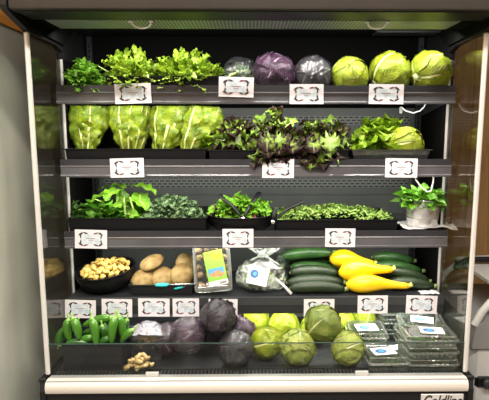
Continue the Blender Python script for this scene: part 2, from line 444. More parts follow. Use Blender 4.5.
b = MB(); b.box((-XI, YB, 1.60), (XI, YB+.02, 2.0)); part('upper_liner', b, 'liner')
b = MB(); b.box((-XI, YB, .45), (XI, YB+.02, 1.60))
for z in (1.50, 1.412, 1.152, 1.145, 1.04, .849, .76): b.box((-XI, YB-.004, z), (XI, YB, z+.004), 0)
bp = part('back_panel', b, 'grey')
for z0, z1 in ((1.514, 1.560), (1.187, 1.236)):
    b = MB(); b.box((-.80, YB-.005, z0), (.80, YB-.001, z1)); part('perforated_strip', b, 'perf', bp)
b = MB(); b.box((-.90, YB+.02, .12), (.90, YB+.06, 2.05)); part('rear_cover', b, 'case_black')
for s in (-1, 1):
    b = MB(); b.box((min(s*XI, s*(XI+.03)), YR, .45), (max(s*XI, s*(XI+.03)), YB+.02, 2.0)); ip = part('side_panel', b, 'liner')
    b = MB(); b.box((s*.835-.012, YB-.03, .5), (s*.835+.012, YB-.005, 1.95))
    for i in range(56): b.box((s*.835-.003, YB-.0312, .52+i*.025), (s*.835+.003, YB-.0302, .534+i*.025), 1)
    part('shelf_upright', b, ['darkgrey', 'liner'], ip)
    # side glass with polished trims
    xo = s*.878
    poly = [(0., .478), (YR, .478), (YR, 1.79), (YR-.03, 1.84), (YR-.10, 1.853), (0., 1.858)]
    b = MB(); b.prism(poly, min(xo, xo-s*.006), max(xo, xo-s*.006), 'X'); sg = part('side_glass', b, 'glass')
    b = MB(); b.box((min(xo-s*.003, xo-s*.022), -.012, .49), (max(xo-s*.003, xo-s*.022), .004, 1.855), bev=.005); part('edge_trim', b, 'silver', sg)
    b = MB(); b.box((xo-s*.009-.005, YR-.006, .5), (xo-s*.009+.005, YR-.0005, 1.80)); part('rear_trim', b, 'silver', sg)
    b = MB(); b.box((xo-.014, -.035, .435), (xo+.014, .03, .489), bev=.006)
    b.tube([(xo-.016*s, -.02, .475), (xo+.018*s, -.02, .475)], .008, 10); part('hinge_bracket', b, 'case_black', sg)

# canopy: fascia with a rounded lower edge, end caps, grille
prof = [(-.16, 2.16), (-.16, 1.912), (-.157, 1.905), (-.15, 1.902), (-.14, 1.902), (-.14, 2.16)]
b = MB(); b.prism(prof, -.853, .853, 'X'); cn = part('canopy', b, 'fascia', smooth=True, angle=.6)
b = MB(); b.prism([(-.139, 1.899), (-.002, 1.899), (.0, 1.93), (.68, 1.955), (.68, 2.16), (-.139, 2.16)], -.853, .853, 'X'); part('canopy_underside', b, 'case_black')
cap = [(-.168, 2.17), (-.168, 1.915), (-.160, 1.900), (-.02, 1.864), (.0, 1.857), (YR-.08, 1.850), (YR-.01, 1.83), (YR, 1.80), (.69, 1.80), (.69, 2.17)]
for s in (-1, 1):
    b = MB(); b.prism(cap, min(s*.858, s*.881), max(s*.858, s*.881), 'X'); part('canopy_end_cap', b, 'case_black')
    b = MB(); b.prism([(-.13, 1.90), (-.01, 1.870), (.33, 1.858), (.45, 1.94), (.0, 1.928)], min(s*.845, s*.8615), max(s*.845, s*.8615), 'X'); part('canopy_gusset', b, 'liner')
b = MB(); b.box((-.80, .012, 1.900), (.775, .172, 1.908)); gr = part('air_grille', b, 'comb')
b = MB(); b.box((-.86, .0, 1.905), (.86, .20, 1.925)); part('grille_backing', b, 'liner')
b = MB(); b.box((.55, .40, 1.930), (.84, .49, 1.938)); part('light_diffuser', b, 'rail_low')
for px in (142, 377):
    x = at(px, 22, .03).x
    b = MB()
    b.tube([(x+.035*math.cos(a), .022+.012*math.sin(a), 1.893-.016*math.sin(a)) for a in [PI*i/12 for i in range(13)]], .0045, 8)
    b.box((x-.047, .010, 1.893), (x-.030, .03, 1.900)); b.box((x+.030, .010, 1.893), (x+.047, .03, 1.900))
    part('pull_handle', b, 'chrome', gr, True)

# shelves
for i, z in enumerate(Z1[:3]):
    b = MB(); b.box((-XI+.01, YS+.006, z+HS-.012), (XI-.01, YB-.006, z+HS))
    sh = part('shelf', b, 'shelf')
    b = MB(); b.prism([(YS, z), (YS+.003, z), (YS+.008, z+.05), (YS+.004, z+.052), (YS+.001, z+.046), (YS+.004, z+.040), (YS+.003, z+.012), (YS-.003, z+.006)], -XI, XI, 'X')
    b.box((-XI, YS, z-.0005), (XI, YS+.012, z+.003)); part('price_rail', b, 'rail', sh)
    b = MB(); b.box((-XI, YS+.003, z+.051), (XI, YS+.006, z+.078)); part('product_stop', b, 'railtop', sh)
    b = MB(); b.box((-XI+.03, YS+.035, z+.018), (XI-.03, YS+.065, z+.030)); part('light_housing', b, 'ledge', sh)
    for s in (-1, 1):
        b = MB(); b.prism([(YS+.02, z+.03), (YS+.02, z+.015), (YB-.03, z-.045), (YB-.03, z+.03)], s*(XI-.008)-.003, s*(XI-.008)+.003, 'X')
        part('shelf_bracket', b, 'darkgrey', sh)
z = Z1[3]
b = MB(); b.box((-XI+.003, YS, z), (XI-.003, YS+.012, .7355), bev=.003); b.box((-XI+.003, YS+.012, .718), (XI-.003, YB-.006, .735))
sh = part('shelf', b, 'darkgrey')
b = MB(); b.box((-XI+.003, YS-.003, z+.042), (XI-.003, YS-.0005, z+.079)); part('price_rail', b, 'rail_low', sh)
b = MB(); b.box((-XI+.03, YS+.035, z+.044), (XI-.03, YS+.065, z+.056)); part('light_housing', b, 'ledge', sh)
# lower deck, grille, front glass, bumper, base
ZD = .473
b = MB(); b.box((-XI, .075, ZD-.03), (XI, YB, ZD)); part('lower_deck', b, 'darkgrey')
b = MB(); b.box((-XI, .005, ZD-.03), (XI, .074, ZD-.004))
for i in range(110): b.box((-XI+.01+i*.0156, .018, ZD-.004), (-XI+.017+i*.0156, .066, ZD-.0015), 1)
part('air_intake', b, ['liner', 'darkgrey'])
b = MB(); b.box((-.857, -.004, .487), (.857, .002, .6205)); fg = part('front_glass', b, 'glass_front')
b = MB(); b.box((-.857, -.0045, .6205), (.857, .0025, .6225)); part('glass_rim', b, 'glass_edge', fg)
for px, py in ((153, 376), (361, 374)):
    x = at(px, py, 0).x
    b = MB(); b.box((x-.028, -.018, .481), (x+.028, -.0045, .503), bev=.003); part('glass_clip', b, 'clearclip', fg)
b = MB(); b.prism([(.004, .478), (.004, .484), (-.05, .4835), (-.05, .478)], -.856, .856, 'X'); part('front_ledge', b, 'ledge')
b = MB(); b.prism([(-.02, .430), (-.050, .430), (-.058, .436), (-.062, .448), (-.062, .462), (-.057, .474), (-.049, .481), (-.040, .4845), (-.02, .4845), (-.02, .478)], -.858, .858, 'X'); part('bumper', b, 'white_metal', smooth=True, angle=.5)
b = MB(); b.box((-.860, -.045, .12), (.860, -.012, .430)); b.box((-.860, -.012, .12), (.860, YB, .442)); part('base_panel', b, 'case_black')
for s in (-1, 1):
    b = MB(); b.prism([(-.052, .10), (-.052, .44), (-.03, .478), (.68, .478), (.68, .10)], min(s*.861, s*.884), max(s*.861, s*.884), 'X'); part('base_end_cap', b, 'case_black')
b = MB(); b.box((-.86, .02, 0), (.86, YB-.02, .12)); part('kick_base', b, 'liner')
# name plate with its lettering
p0, p1 = at(421, 394, -.047), at(463.5, 394, -.047)
b = MB(); b.box((p0.x, -.0495, p0.z-.075), (p1.x, -.0455, p0.z), bev=.001); npl = part('nameplate', b, 'silver')
cu = bpy.data.curves.new('lettering', 'FONT'); cu.body = 'Coldline'; cu.size = .068; cu.align_x = 'CENTER'; cu.shear = .25; cu.extrude = .0006; cu.offset = .0012
tx = bpy.data.objects.new('lettering', cu); col.objects.link(tx)
cu.materials.append(M['ink'])
dg = bpy.context.evaluated_depsgraph_get()
tm = bpy.data.meshes.new_from_object(tx.evaluated_get(dg)); bpy.data.objects.remove(tx)
tx = bpy.data.objects.new('lettering', tm); col.objects.link(tx); tx.parent = npl
tx.location = ((p0.x+p1.x)/2, -.0503, p0.z-.052); tx.rotation_euler = (PI/2, 0, 0); tx.scale = (.70, 1, 1)
# white lamp leads hanging under the shelves
def lead(pts, plug=None):
    b = MB(); b.tube(pts, .0035, 8)
    if plug is not None: b.box((plug.x-.006, plug.y-.006, plug.z-.03), (plug.x+.006, plug.y+.006, plug.z), bev=.002)
    part('lamp_lead', b, 'cable', None, True)
q = [at(x, y, .42) for x, y in ((401, 107), (406, 111), (413, 113), (420, 111), (424, 107), (426, 103))]
lead(q, q[0])
lead([at(x, y, .26) for x, y in ((413, 172), (416, 180), (421, 187), (427, 192), (431, 191), (433, 183), (435, 170))])

# lamps: LED strips below the canopy and below each shelf
def led(name, parent, z, y, watts, tilt, length=1.62, color=(1., .97, .90), size=.018, spread=180):
    l = bpy.data.lights.new(name, 'AREA'); l.shape = 'RECTANGLE'; l.size = length; l.size_y = size; l.energy = watts; l.color = color
    l.spread = math.radians(spread)
    o = bpy.data.objects.new(name, l); col.objects.link(o); o.parent = parent
    o.location = (0, y-.3, z); o.rotation_euler = (math.radians(tilt), 0, 0)
led('led_strip', case, 1.895, .20, 12, 22)
for i, w in ((0, 7.5), (1, 7), (2, 5.5), (3, 9)):
    led('led_strip', case, Z1[i]+(.016 if i < 3 else .042), YS+.05, w, 16)
# added lamps at ceiling height, out of view: fill light on the case front
for x, y, w in ((-.5, -1.5, 85), (.9, -1.5, 85), (.2, -3.2, 70)):
    l = bpy.data.lights.new('added_fill_lamp', 'AREA'); l.shape = 'RECTANGLE'; l.size = 1.1; l.size_y = .2; l.energy = w; l.color = (1., .93, .84)
    o = bpy.data.objects.new('added_fill_lamp', l); col.objects.link(o); o.location = (x, y, 2.88)
w = bpy.data.worlds.new('world'); sc.world = w; w.use_nodes = True
w.node_tree.nodes['Background'].inputs[0].default_value = (1., .96, .9, 1); w.node_tree.nodes['Background'].inputs[1].default_value = .11

# ------------------------------------------------------------------ price cards
def make_card():
    W, H = .150, .084
    b = MB()
    b.box((-W/2, 0, 0), (W/2, .0016, H))
    y = -.0005
    def quad(pts, mi): b.add([V((x, y, z)) for x, z in pts], [tuple(range(len(pts)))], mi)
    quad([(-.048, .020), (.048, .020), (.048, .064), (-.048, .064)], 1)
    y = -.0009
    rr = random.Random(3)
    def blade(x, z, a, L, W2, mi):
        c, s = math.cos(a), math.sin(a)
        pts = [(-.5, 0), (-.25, -.42), (.1, -.5), (.5, 0), (.15, .42), (-.2, .5)]
        quad([(x+(p*L*c-q*W2*s), z+(p*L*s+q*W2*c)) for p, q in pts], mi)
    for sx in (-1, 1):
        for sz in (-1, 1):
            cx, cz = sx*.046, H/2+sz*.024
            blade(cx, cz, sx*sz*-.5, .028, .009, 2)
            blade(cx-sx*.022, cz+sz*.003, sx*sz*.25, .028, .007, 2 if sx*sz < 0 else 3)
            blade(cx+sx*.002, cz-sz*.012, 1.4*sx*sz, .022, .007, 2)
    for k, (dz, hw) in enumerate(((.003, .020), (-.005, .013))):
        n = 9
        for i in range(n):
            x0 = -hw+2*hw*i/n
            quad([(x0, H/2+dz-.0018), (x0+2*hw/n*.7, H/2+dz-.0018), (x0+2*hw/n*.7, H/2+dz+.0018), (x0, H/2+dz+.0018)], 3 if k == 0 else 4)
    return b.build('price_card', ['card', 'cardpale', 'ink', 'inkred', 'inkgrey'], None, False)
proto_card = make_card()
cards = [  # px centre, py bottom, row, tilt, width factor, label
    (133.5, 103.5, 0, -.03, 1.03, 'white price card on the top shelf rail below the celery leaves'),
    (236, 97, 0, .03, 1.0, 'white price card standing tallest on the top rail, in front of the bagged greens'),
    (306.5, 104, 0, 0, .97, 'white price card on the top rail below the film wrapped red cabbage'),
    (386, 104, 0, .01, 1.0, 'white price card on the top rail below the green cabbages'),
    (127.5, 177.5, 1, -.02, .98, 'white price card on the second shelf rail below the romaine heads'),
    (278, 178, 1, .01, .93, 'white price card under the drooping red leaf lettuce'),
    (401, 177.5, 1, .01, .95, 'white price card in front of the smoky tray with the iceberg lettuce'),
    (91, 248.5, 2, .03, .95, 'white price card on the third rail below the spinach and chard'),
    (238, 247.5, 2, .0, .92, 'white price card on the third rail below the bowl with crossed tongs'),
    (340, 247, 2, .01, .90, 'white price card on the third rail below the chopped greens'),
    (80.5, 318, 3, .03, .93, 'white price card above the left end of the green peppers, first on its shelf'),
    (117, 317, 3, .02, .92, 'white price card below the right side of the button mushroom bowl'),
    (154, 316.5, 3, .01, .95, 'white price card below the portobello tray, above the film wrapped punnet'),
    (186, 316.5, 3, 0, .80, 'white price card squeezed under the right end of the portobello tray'),
    (223, 317, 3, .01, .88, 'white price card half hidden behind the top red cabbage'),
    (319, 317, 3, .0, .93, 'white price card under the dark zucchini, behind the topmost green cabbage'),
    (372.5, 313.5, 3, .0, .92, 'white price card directly below the yellow squash'),
    (421, 313.5, 3, .03, .95, 'white price card under the zucchini at the right end of its shelf'),
]
first = True
for px, py, row, tl, wf, lab in cards:
    c = proto_card if first else proto_card.copy()
    if not first: col.objects.link(c)
    first = False
    Y = YS - .0075
    p = at(px, py, Y)
    place(c, p, (-.04, tl, 0), (wf, 1, 1.0))
    setp(c, lab, 'price card', 'price cards on the shelf rails')

# ------------------------------------------------------------------ produce makers
def cabbage_mesh(name, r, seed, m, parent=None, squash=.93, layers=11, spread=1.0):
    """a head of wrapped leaves: a core and overlapping veined leaf shells that start at the stem"""
    rr = random.Random(seed); b = MB()
    def pos(th, ph, rad):
        u3 = V((math.cos(ph)*math.sin(th), math.sin(ph)*math.sin(th), math.cos(th)))
        bmp = 1 + .05*noise.noise(u3*2.2+V((0, 0, seed*7.3))) + .022*noise.noise(u3*6+V((seed*3.1, 0, 0)))
        return V((rad*bmp*math.sin(th)*math.cos(ph), rad*bmp*math.sin(th)*math.sin(ph), rad*bmp*math.cos(th)*squash))
    n, k = 22, 14
    vs, fs, uv = [], [], []
    for i in range(k+1):
        for j in range(n):
            vs.append(pos(PI*(.004+.992*i/k), 2*PI*j/n, r*.95)); uv.append((.25+.5*abs((j/n*4) % 2-1), 1-i/k))
    for i in range(k):
        for j in range(n): fs.append((i*n+j, (i+1)*n+j, (i+1)*n+(j+1) % n, i*n+(j+1) % n))
    b.add(vs, fs, 0, uv)
    for L in range(layers):
        ph0 = L*2.399+rr.uniform(-.3, .3)
        top = rr.uniform(.02, .28) if L < layers*.6 else rr.uniform(.25, .5)
        half = rr.uniform(1.0, 1.35)*spread
        rad = r*(.965+.045*L/layers)
        nu, nv = 14, 16
        vs, fs, uv = [], [], []
        p1, p2 = rr.uniform(0, 6), rr.uniform(0, 6)
        for i in range(nv+1):
            v = i/nv
            th = PI*(1-.02) - v*PI*(1-.02-top)
            wv = (.45+.55*sm(v*2))*math.sqrt(max(.05, 1-max(0, (v-.62)/.38)**2))
            for j in range(nu+1):
                u = j/nu*2-1
                e = abs(u)**4
                lift = .055*e*(.6+.6*math.sin(7*v+p1))+.06*sm((v-.8)/.2)*(.5+.8*math.sin(4*u+p2))
                ph = ph0 + u*half*wv/max(.62, math.sin(th)**.55)
                rib = .014*math.exp(-(u/.06)**2)*(1-v)
                vs.append(pos(th, ph, rad*(1+lift+rib))); uv.append((j/nu, v))
        for i in range(nv):
            for j in range(nu):
                q = i*(nu+1)+j; fs.append((q, q+1, q+nu+2, q+nu+1))
        b.add(vs, fs, 0, uv)
    # cut stem
    b.lathe([(r*.16, -r*squash*1.04), (r*.20, -r*squash*.9)], 12, 1)
    return b.build(name, [m, 'stemcut'], parent)

def wrap_mesh(r, seed, parent, squash=.93):
    b = MB(); n, k = 26, 18; vs, fs = [], []
    for i in range(k+1):
        for j in range(n):
            th, ph = PI*(.004+.992*i/k), 2*PI*j/n
            d = V((math.sin(th)*math.cos(ph), math.sin(th)*math.sin(ph), math.cos(th)))
            q = 1.055+.03*noise.noise(d*3+V((seed, 0, 0)))+.022*abs(noise.noise(d*9+V((0, seed, 0))))
            vs.append(V((d.x*r*q, d.y*r*q, d.z*r*q*squash)))
    for i in range(k):
        for j in range(n): fs.append((i*n+j, (i+1)*n+j, (i+1)*n+(j+1) % n, i*n+(j+1) % n))
    b.add(vs, fs)
    o = b.build('plastic_wrap', 'film', parent); o['label'] = 'clear crinkled film'
    return o

def cabbage(name, p, r, seed, m, label, cat='cabbage', group=None, rot=(0, 0, 0), wrap=False, squash=.93, layers=11, rest=None):
    o = cabbage_mesh(name, r, seed, m, None, squash, layers)
    place(o, p, rot); setp(o, label, cat, group)
    if wrap: wrap_mesh(r, seed, o, squash)
    if rest is not None: settle(o, rest)
    return o

def heap(b, n, size, L, W, shape, mi=0, bend=(.2, 1.), cup=.25, ruf=0., rfreq=3., inner=(.35, .8), front=.35, up=.35, nu=4, nv=6, seed=1, low=-.15, twist=.6):
    """leaves fanning out of a mound with half-sizes `size`, its base centre at the origin"""
    rr = random.Random(seed)
    for _ in range(n):
        while True:
            d = V((rr.uniform(-1, 1), rr.uniform(-1, 1), rr.uniform(low, 1)))
            if .1 < d.length < 1: break
        d.normalize(); d = (d + V((0, -front, up*.5))).normalized()
        if d.z < low: d.z = low
        q = rr.uniform(*inner)
        o = V((d.x*size[0]*q, d.y*size[1]*q, max(.004, d.z*size[2]*q)))
        f = V((d.x*size[0], d.y*size[1], d.z*size[2])).normalized() + V((rr.uniform(-.5, .5), rr.uniform(-.5, .5), rr.uniform(-.2, .5)))
        s = rr.uniform(.7, 1.15)
        nr = V((0, 0, 1)) + d*.4 + V((rr.uniform(-.4, .4), rr.uniform(-.4, .4), 0))
        m = mi if isinstance(mi, int) else rr.choice(mi)
        b.leaf(o, f, nr, L*s, W*s, shape, rr.uniform(*bend), cup, ruf, rfreq, nu, nv, m, rr.uniform(-twist, twist), rr)

def stalks(b, n, size, length, r, mi, seed=2, zlift=.02):
    rr = random.Random(seed)
    for _ in range(n):
        a = V((rr.uniform(-1, 1)*size[0], rr.uniform(-.6, 1)*size[1], zlift+rr.uniform(0, 1)*size[2]))
        d = V((rr.uniform(-1, 1), rr.uniform(-.6, .5), rr.uniform(-.1, .5))).normalized()*length
        m = a+d*.5+V((0, 0, .01))
        b.tube([a, m, a+d], [r, r*.85, r*.55], 7, mi)

def bunch(name, p, label, cat, leaf_fn, stalk_fn=None, mats=('lettuce',), smats=('stalk',), group=None, rot=(0, 0, 0)):
    e = empty(name, p, label, cat, group, rot)
    b = MB(); leaf_fn(b); b.build('leaves', list(mats), e)
    if stalk_fn:
        b = MB(); stalk_fn(b); b.build('stalks', list(smats), e)
    return e

def tray(b, w, d, h, t=.003, flare=.006, lip=.006, mi=0):
    """open tray, base centre at the origin"""
    def ring(x, y, z): return [V((-x, -y, z)), V((x, -y, z)), V((x, y, z)), V((-x, y, z))]
    hw, hd = w/2, d/2
    rings = [ring(hw-flare, hd-flare, 0), ring(hw, hd, h-.004), ring(hw+lip, hd+lip, h-.004), ring(hw+lip, hd+lip, h), ring(hw-t, hd-t, h), ring(hw-flare-t, hd-flare-t, t)]
    vs = [v for r_ in rings for v in r_]; fs = [(3, 2, 1, 0)]
    for i in range(len(rings)-1):
        for j in range(4): fs.append((i*4+j, i*4+(j+1) % 4, (i+1)*4+(j+1) % 4, (i+1)*4+j))
    k = (len(rings)-1)*4; fs.append((k, k+1, k+2, k+3))
    b.add(vs, fs, mi)
def tray_thing(name, x0, x1, y0, y1, z, h, label, m='black_plastic', cat='tray', flare=.006):
    b = MB(); tray(b, x1-x0, y1-y0, h, flare=flare); o = b.build(name, m, None, False)
    place(o, ((x0+x1)/2, (y0+y1)/2, z)); return setp(o, label, cat)
def bowl_prof(r, h, t=.004, foot=.45):
    out = [(r*foot, 0)]
    for i in range(1, 9):
        a = i/8*PI/2; out.append((r*foot+(r-r*foot)*math.sin(a), h*(1-math.cos(a))))
    inn = [(max(.001, x-t), zz+t*.5) for x, zz in reversed(out)]
    return out + [(r+.004, h+.001), (r+.002, h+.004)] + inn

def confine(e, x0, x1, y0, y1, ztop, zfloor, ceil, over=True, stop=None):
    """keep the leaves of a bunch inside its tray, hanging over its front edge only, below the shelf above"""
    bpy.context.view_layer.update()
    for c in [e]+list(e.children):
        if c.type != 'MESH': continue
        mw = c.matrix_world; im = mw.inverted()
        for v in c.data.vertices:
            p = mw @ v.co
            if p.z < ztop:
                if over and p.y < y0-.004:
                    p.y = min(p.y, y0-.020)
                    if stop is not None and p.z < stop+.004: p.y = min(p.y, YS-.010)
                else:
                    p.y = max(p.y, y0+.006); p.z = max(p.z, zfloor)
                p.y = min(p.y, y1-.006)
                if not (over and p.y < y0): p.x = max(x0+.007, min(x1-.007, p.x))
            p.z = min(p.z, ceil); p.x = max(-XI+.006, min(XI-.006, p.x)); p.y = min(p.y, YB-.012)
            v.co = im @ p

# ------------------------------------------------------------------ TOP SHELF
z = SZ[0]
x0, x1 = at(107, 80, .29).x, at(222, 80, .29).x
tray_thing('produce_tray', x0, x1, .265, .56, z, .072, 'low black tray holding the celery on the top shelf')
p = at(88, 82, .36)
bunch('cilantro', (p.x, .32, z), 'dark leafy cilantro bunch at the left end of the top shelf', 'herb',
      lambda b: heap(b, 300, (.088, .085, .135), .040, .015, 'lobed', bend=(.3, 1.5), ruf=.25, seed=11, inner=(.5, .95), up=.2, low=.0),
      lambda b: stalks(b, 26, (.05, .05, .05), .07, .0017, 0, 12), ('cilantro',))
def celery(px, w, h, seed, label, yc=.40, n=170):
    p = at(px, 78, yc)
    def lv(b):
        heap(b, int(n*1.5), (w, .115, h), .052, .014, 'lobed', bend=(.0, 1.2), ruf=.35, seed=seed, inner=(.45, .98), up=.2, low=.0, nv=9)
    def st(b):
        rr = random.Random(seed+1)
        for i in range(9):
            a = V((rr.uniform(-.6, .7)*w, rr.uniform(-.02, .1), .02+rr.uniform(0, .05)))
            d = V((rr.uniform(-1, .3), rr.uniform(-.5, .2), rr.uniform(.0, .4))).normalized()*rr.uniform(.09, .14)
            b.tube([a, a+d*.5+V((0, 0, .008)), a+d], [.009, .0075, .004], 8, 0, .6)
        for i in range(2):
            a = V((rr.uniform(.0, .5)*w, -.03, .075)); b.tube([a, a+V((.02, -.045, .004)), a+V((.035, -.075, -.018))], [.008, .007, .004], 8)
    bunch('celery', (p.x, yc, z+.006), label, 'celery', lv, st, ('celery',), group='celery bunches in the top shelf tray')
celery(133, .120, .180, 21, 'left celery bunch with tall leafy tops, beside the cilantro', .36, 210)
celery(187, .155, .175, 25, 'right celery bunch sprawling towards the bagged greens', .36, 250)
# bagged greens behind the price card
p = at(241, 72, .38)
bg = empty('herb_bag', (p.x, .38, z), 'clear bag of dark greens between the celery and a red cabbage', 'bag')
b = MB(); heap(b, 150, (.078, .05, .115), .05, .009, 'lobed', seed=31, ruf=.3, inner=(.2, .7)); b.build('greens', 'kale', bg)
b = MB(); n, k = 28, 16; vs, fs = [], []
for i in range(k+1):
    for j in range(n):
        th, ph = PI*(.01+.98*i/k), 2*PI*j/n
        d = V((math.sin(th)*math.cos(ph), math.sin(th)*math.sin(ph), math.cos(th)))
        q = 1+.13*noise.noise(d*2.4+V((3, 1, 0)))+.07*abs(noise.noise(d*7))
        vs.append(V((d.x*.088*q, d.y*.062*q, max(.001, .062+d.z*.075*q))))
for i in range(k):
    for j in range(n): fs.append((i*n+j, (i+1)*n+j, (i+1)*n+(j+1) % n, i*n+(j+1) % n))
b.add(vs, fs); b.build('bag_film', 'film', bg)
b = MB(); b.tube([(-.07, -.05, .03), (-.045, -.05, .055), (0, -.03, .075), (.03, -.02, .08)], [.004, .005, .004, .003], 8); b.build('stem', 'stalk', bg)

for px, pw, sd, m, lab, wr, rot, Y in (
    (275, 21.5, 41, 'red', 'purple red cabbage on the top shelf beside the bagged greens', False, (.5, .3, .4), .36),
    (313, 18.3, 42, 'red_blue', 'smaller film wrapped red cabbage on the top shelf beside a green cabbage', True, (1.0, -.5, .2), .35)):
    r = pw*(Y+CAM_D)/F; p = at(px, 74, Y)
    cabbage('red_cabbage', (p.x, Y, z+r*(.985 if wr else .95)), r, sd, m, lab, 'cabbage', 'red cabbages', rot, wr, .88 if not wr else .9, rest=z-.002)
for px, pw, sd, rot, Y, lab in (
    (350, 18.3, 43, (1.0, .2, .3), .34, 'smallest green cabbage on the top shelf, next to the wrapped red cabbage'),
    (390, 20.5, 44, (.9, .5, 1.4), .36, 'middle one of the three green cabbages on the top shelf'),
    (430, 20.3, 45, (1.2, -.5, 2.2), .31, 'large green cabbage at the right end of the top shelf')):
    r = pw*(Y+CAM_D)/F; p = at(px, 74, Y)
    cabbage('green_cabbage', (p.x, Y, z+r*.98), r, sd, 'cab', lab, 'cabbage', 'green cabbages on the top shelf', rot, False, .93, rest=z-.002)

xa, xb = at(107, 80, .29).x, at(222, 80, .29).x
for o in list(col.objects):
    if o.parent is None and o.name.startswith('celery'): confine(o, xa, xb, .265, .56, z+.074, z+.005, 1.9, True, z+.03)
    if o.name == 'cilantro': confine(o, -.83, xa-.012, .20, .60, z+.08, z+.001, 1.9, True, z+.03)
# ------------------------------------------------------------------ SECOND SHELF
z = SZ[1]
tray_thing('produce_tray', at(66, 152, .27).x, at(206, 152, .27).x, .262, .60, z, .076, 'long black tray holding the romaine heads')
tray_thing('produce_tray', at(209, 152, .27).x, at(348, 152, .27).x, .262, .60, z, .070, 'black tray under the red leaf lettuces')
def romaine(px, lean, seed, label, L=.262, yc=.40, wd=1.):
    p = at(px, 146, yc-.05)
    rr = random.Random(seed)
    e = empty('romaine_lettuce', (p.x, yc-.02, z+.028), label, 'lettuce', 'romaine heads in the second shelf tray', (-.30, lean, 0))
    e.scale = (1.22, 1.0, 1.0)
    b = MB()
    for ring, (n, rad, tilt, bend, ll, W, cup) in enumerate(((4, .004, .04, -.10, 1.0, .058, .5), (5, .010, .20, -.20, 1.0, .068, .5), (6, .014, .36, -.38, .98, .072, .5), (4, .020, .40, -.30, 1.0, .046, .30), (3, .028, .42, -.34, .99, .044, .22))):
        for i in range(n):
            a = -PI/2 + 2*PI*(i+.5*(ring % 2))/n + rr.uniform(-.2, .2)
            if ring == 3: a = -PI/2 + (-1.35, -.75, .75, 1.35)[i] + rr.uniform(-.12, .12)
            if ring == 4: a = -PI/2 + (-.52, .50, .0)[i] + rr.uniform(-.15, .15)
            out = V((math.cos(a), math.sin(a), 0))
            f = V((0, 0, 1))*math.cos(tilt)+out*math.sin(tilt)*wd
            l = L*ll*rr.uniform(.93, 1.05)
            b.leaf(out*rad, f, -out*math.cos(tilt)+V((0, 0, math.sin(tilt))), l, W*rr.uniform(.92, 1.08), 'long', bend, cup, .16, 3.6, 12, 26, 0, rr.uniform(-.3, .3), rr, .009)
    b.build('leaves', 'romaine', e)
    b = MB(); b.lathe([(.016, -.022), (.024, -.01), (.028, .02)], 12); b.build('stem_base', 'stemcut', e)
romaine(84, -.05, 51, 'romaine head at the left end of the tray, standing upright')
romaine(127, .06, 52, 'second romaine head from the left end of its tray')
romaine(160, .22, 53, 'third romaine head, leaning right in the middle of the tray', yc=.41)
romaine(186, .42, 54, 'romaine head leaning furthest over, beside the curly green lettuce', yc=.38)
p = at(214, 140, .42)
bunch('green_leaf_lettuce', (p.x-.01, .43, z+.008), 'bright curly green lettuce between the romaine and the red leaf lettuce', 'lettuce',
      lambda b: heap(b, 40, (.085, .09, .15), .12, .048, 'fan', bend=(-.2, .7), ruf=.35, rfreq=4, seed=57, nu=8, nv=10, inner=(.1, .45), low=.1), None, ('lettuce',))
def redleaf(px, w, h, seed, label, yc=.40, n=60, droop=0, mats=('redleaf', 'greenleaf')):
    p = at(px, 146, yc-.06)
    def lv(b):
        heap(b, n, (w, .105, h), .105, .048, 'fan', mi=[0, 0, 1], bend=(.2, 1.5), cup=.2, ruf=.55, rfreq=4., seed=seed, nu=8, nv=9, inner=(.25, .68), low=.0, up=.3, twist=1.)
        heap(b, int(n*1.3), (w, .105, h), .06, .030, 'fan', mi=[0, 1], bend=(.3, 1.8), cup=.2, ruf=.6, rfreq=3., seed=seed+100, nu=6, nv=7, inner=(.6, .95), low=.0, up=.3, twist=1.2)
        rr = random.Random(seed)
        for i in range(droop):
            x = (-.6+1.2*(i+.5)/droop)*w
            b.leaf(V((x, -.085, .10+.02*(i%2))), V((rr.uniform(-.3, .3), -1, .35)), V((0, .2, 1)), .125*rr.uniform(.7, 1.1), .040, 'fan', 1.6, .2, .75, 3.5, 8, 10, 1 if i == droop//2 else 0, 0, rr)
    bunch('red_leaf_lettuce', (p.x, yc, z+.006), label, 'lettuce', lv, None, mats, group='red leaf lettuces on the second shelf')
redleaf(234, .125, .175, 61, 'dark red leaf lettuce beside the curly green lettuce, lowest of its tray', n=62, yc=.41)
redleaf(275, .110, .235, 62, 'tallest red leaf lettuce, in the middle, with leaves drooping over the rail', n=70, droop=7, yc=.37)
redleaf(321, .140, .195, 63, 'red leaf lettuce with pale green leaves nearest the iceberg tray', n=66, droop=2, yc=.38)
# smoky tray with two lettuces
e = tray_thing('clear_tray', at(352, 152, .27).x, at(430, 152, .27).x, .265, .55, z, .072, 'smoky see-through tray under the iceberg lettuce', 'smoke', flare=.018)
p = at(382, 130, .44)
bunch('butter_lettuce', (p.x, .45, z+.012), 'loose leafy green lettuce behind the iceberg lettuce', 'lettuce',
      lambda b: (heap(b, 44, (.125, .09, .19), .115, .062, 'fan', bend=(.5, 1.7), ruf=.28, rfreq=3.5, seed=66, nu=8, nv=10, inner=(.15, .6), low=.1, up=.3),
                 heap(b, 22, (.07, .07, .215), .10, .06, 'fan', bend=(.8, 1.8), ruf=.22, rfreq=3., seed=67, nu=8, nv=10, inner=(.4, .7), low=.4, up=.8)), None, ('lettuce',))
p = at(405, 145, .37); r = 19*(.36+CAM_D)/F
cabbage('iceberg_lettuce', (p.x, .37, z+.006+r*.92), r, 68, 'cab', 'round iceberg lettuce in the smoky tray', 'lettuce', None, (1.3, .2, .5), squash=.9)

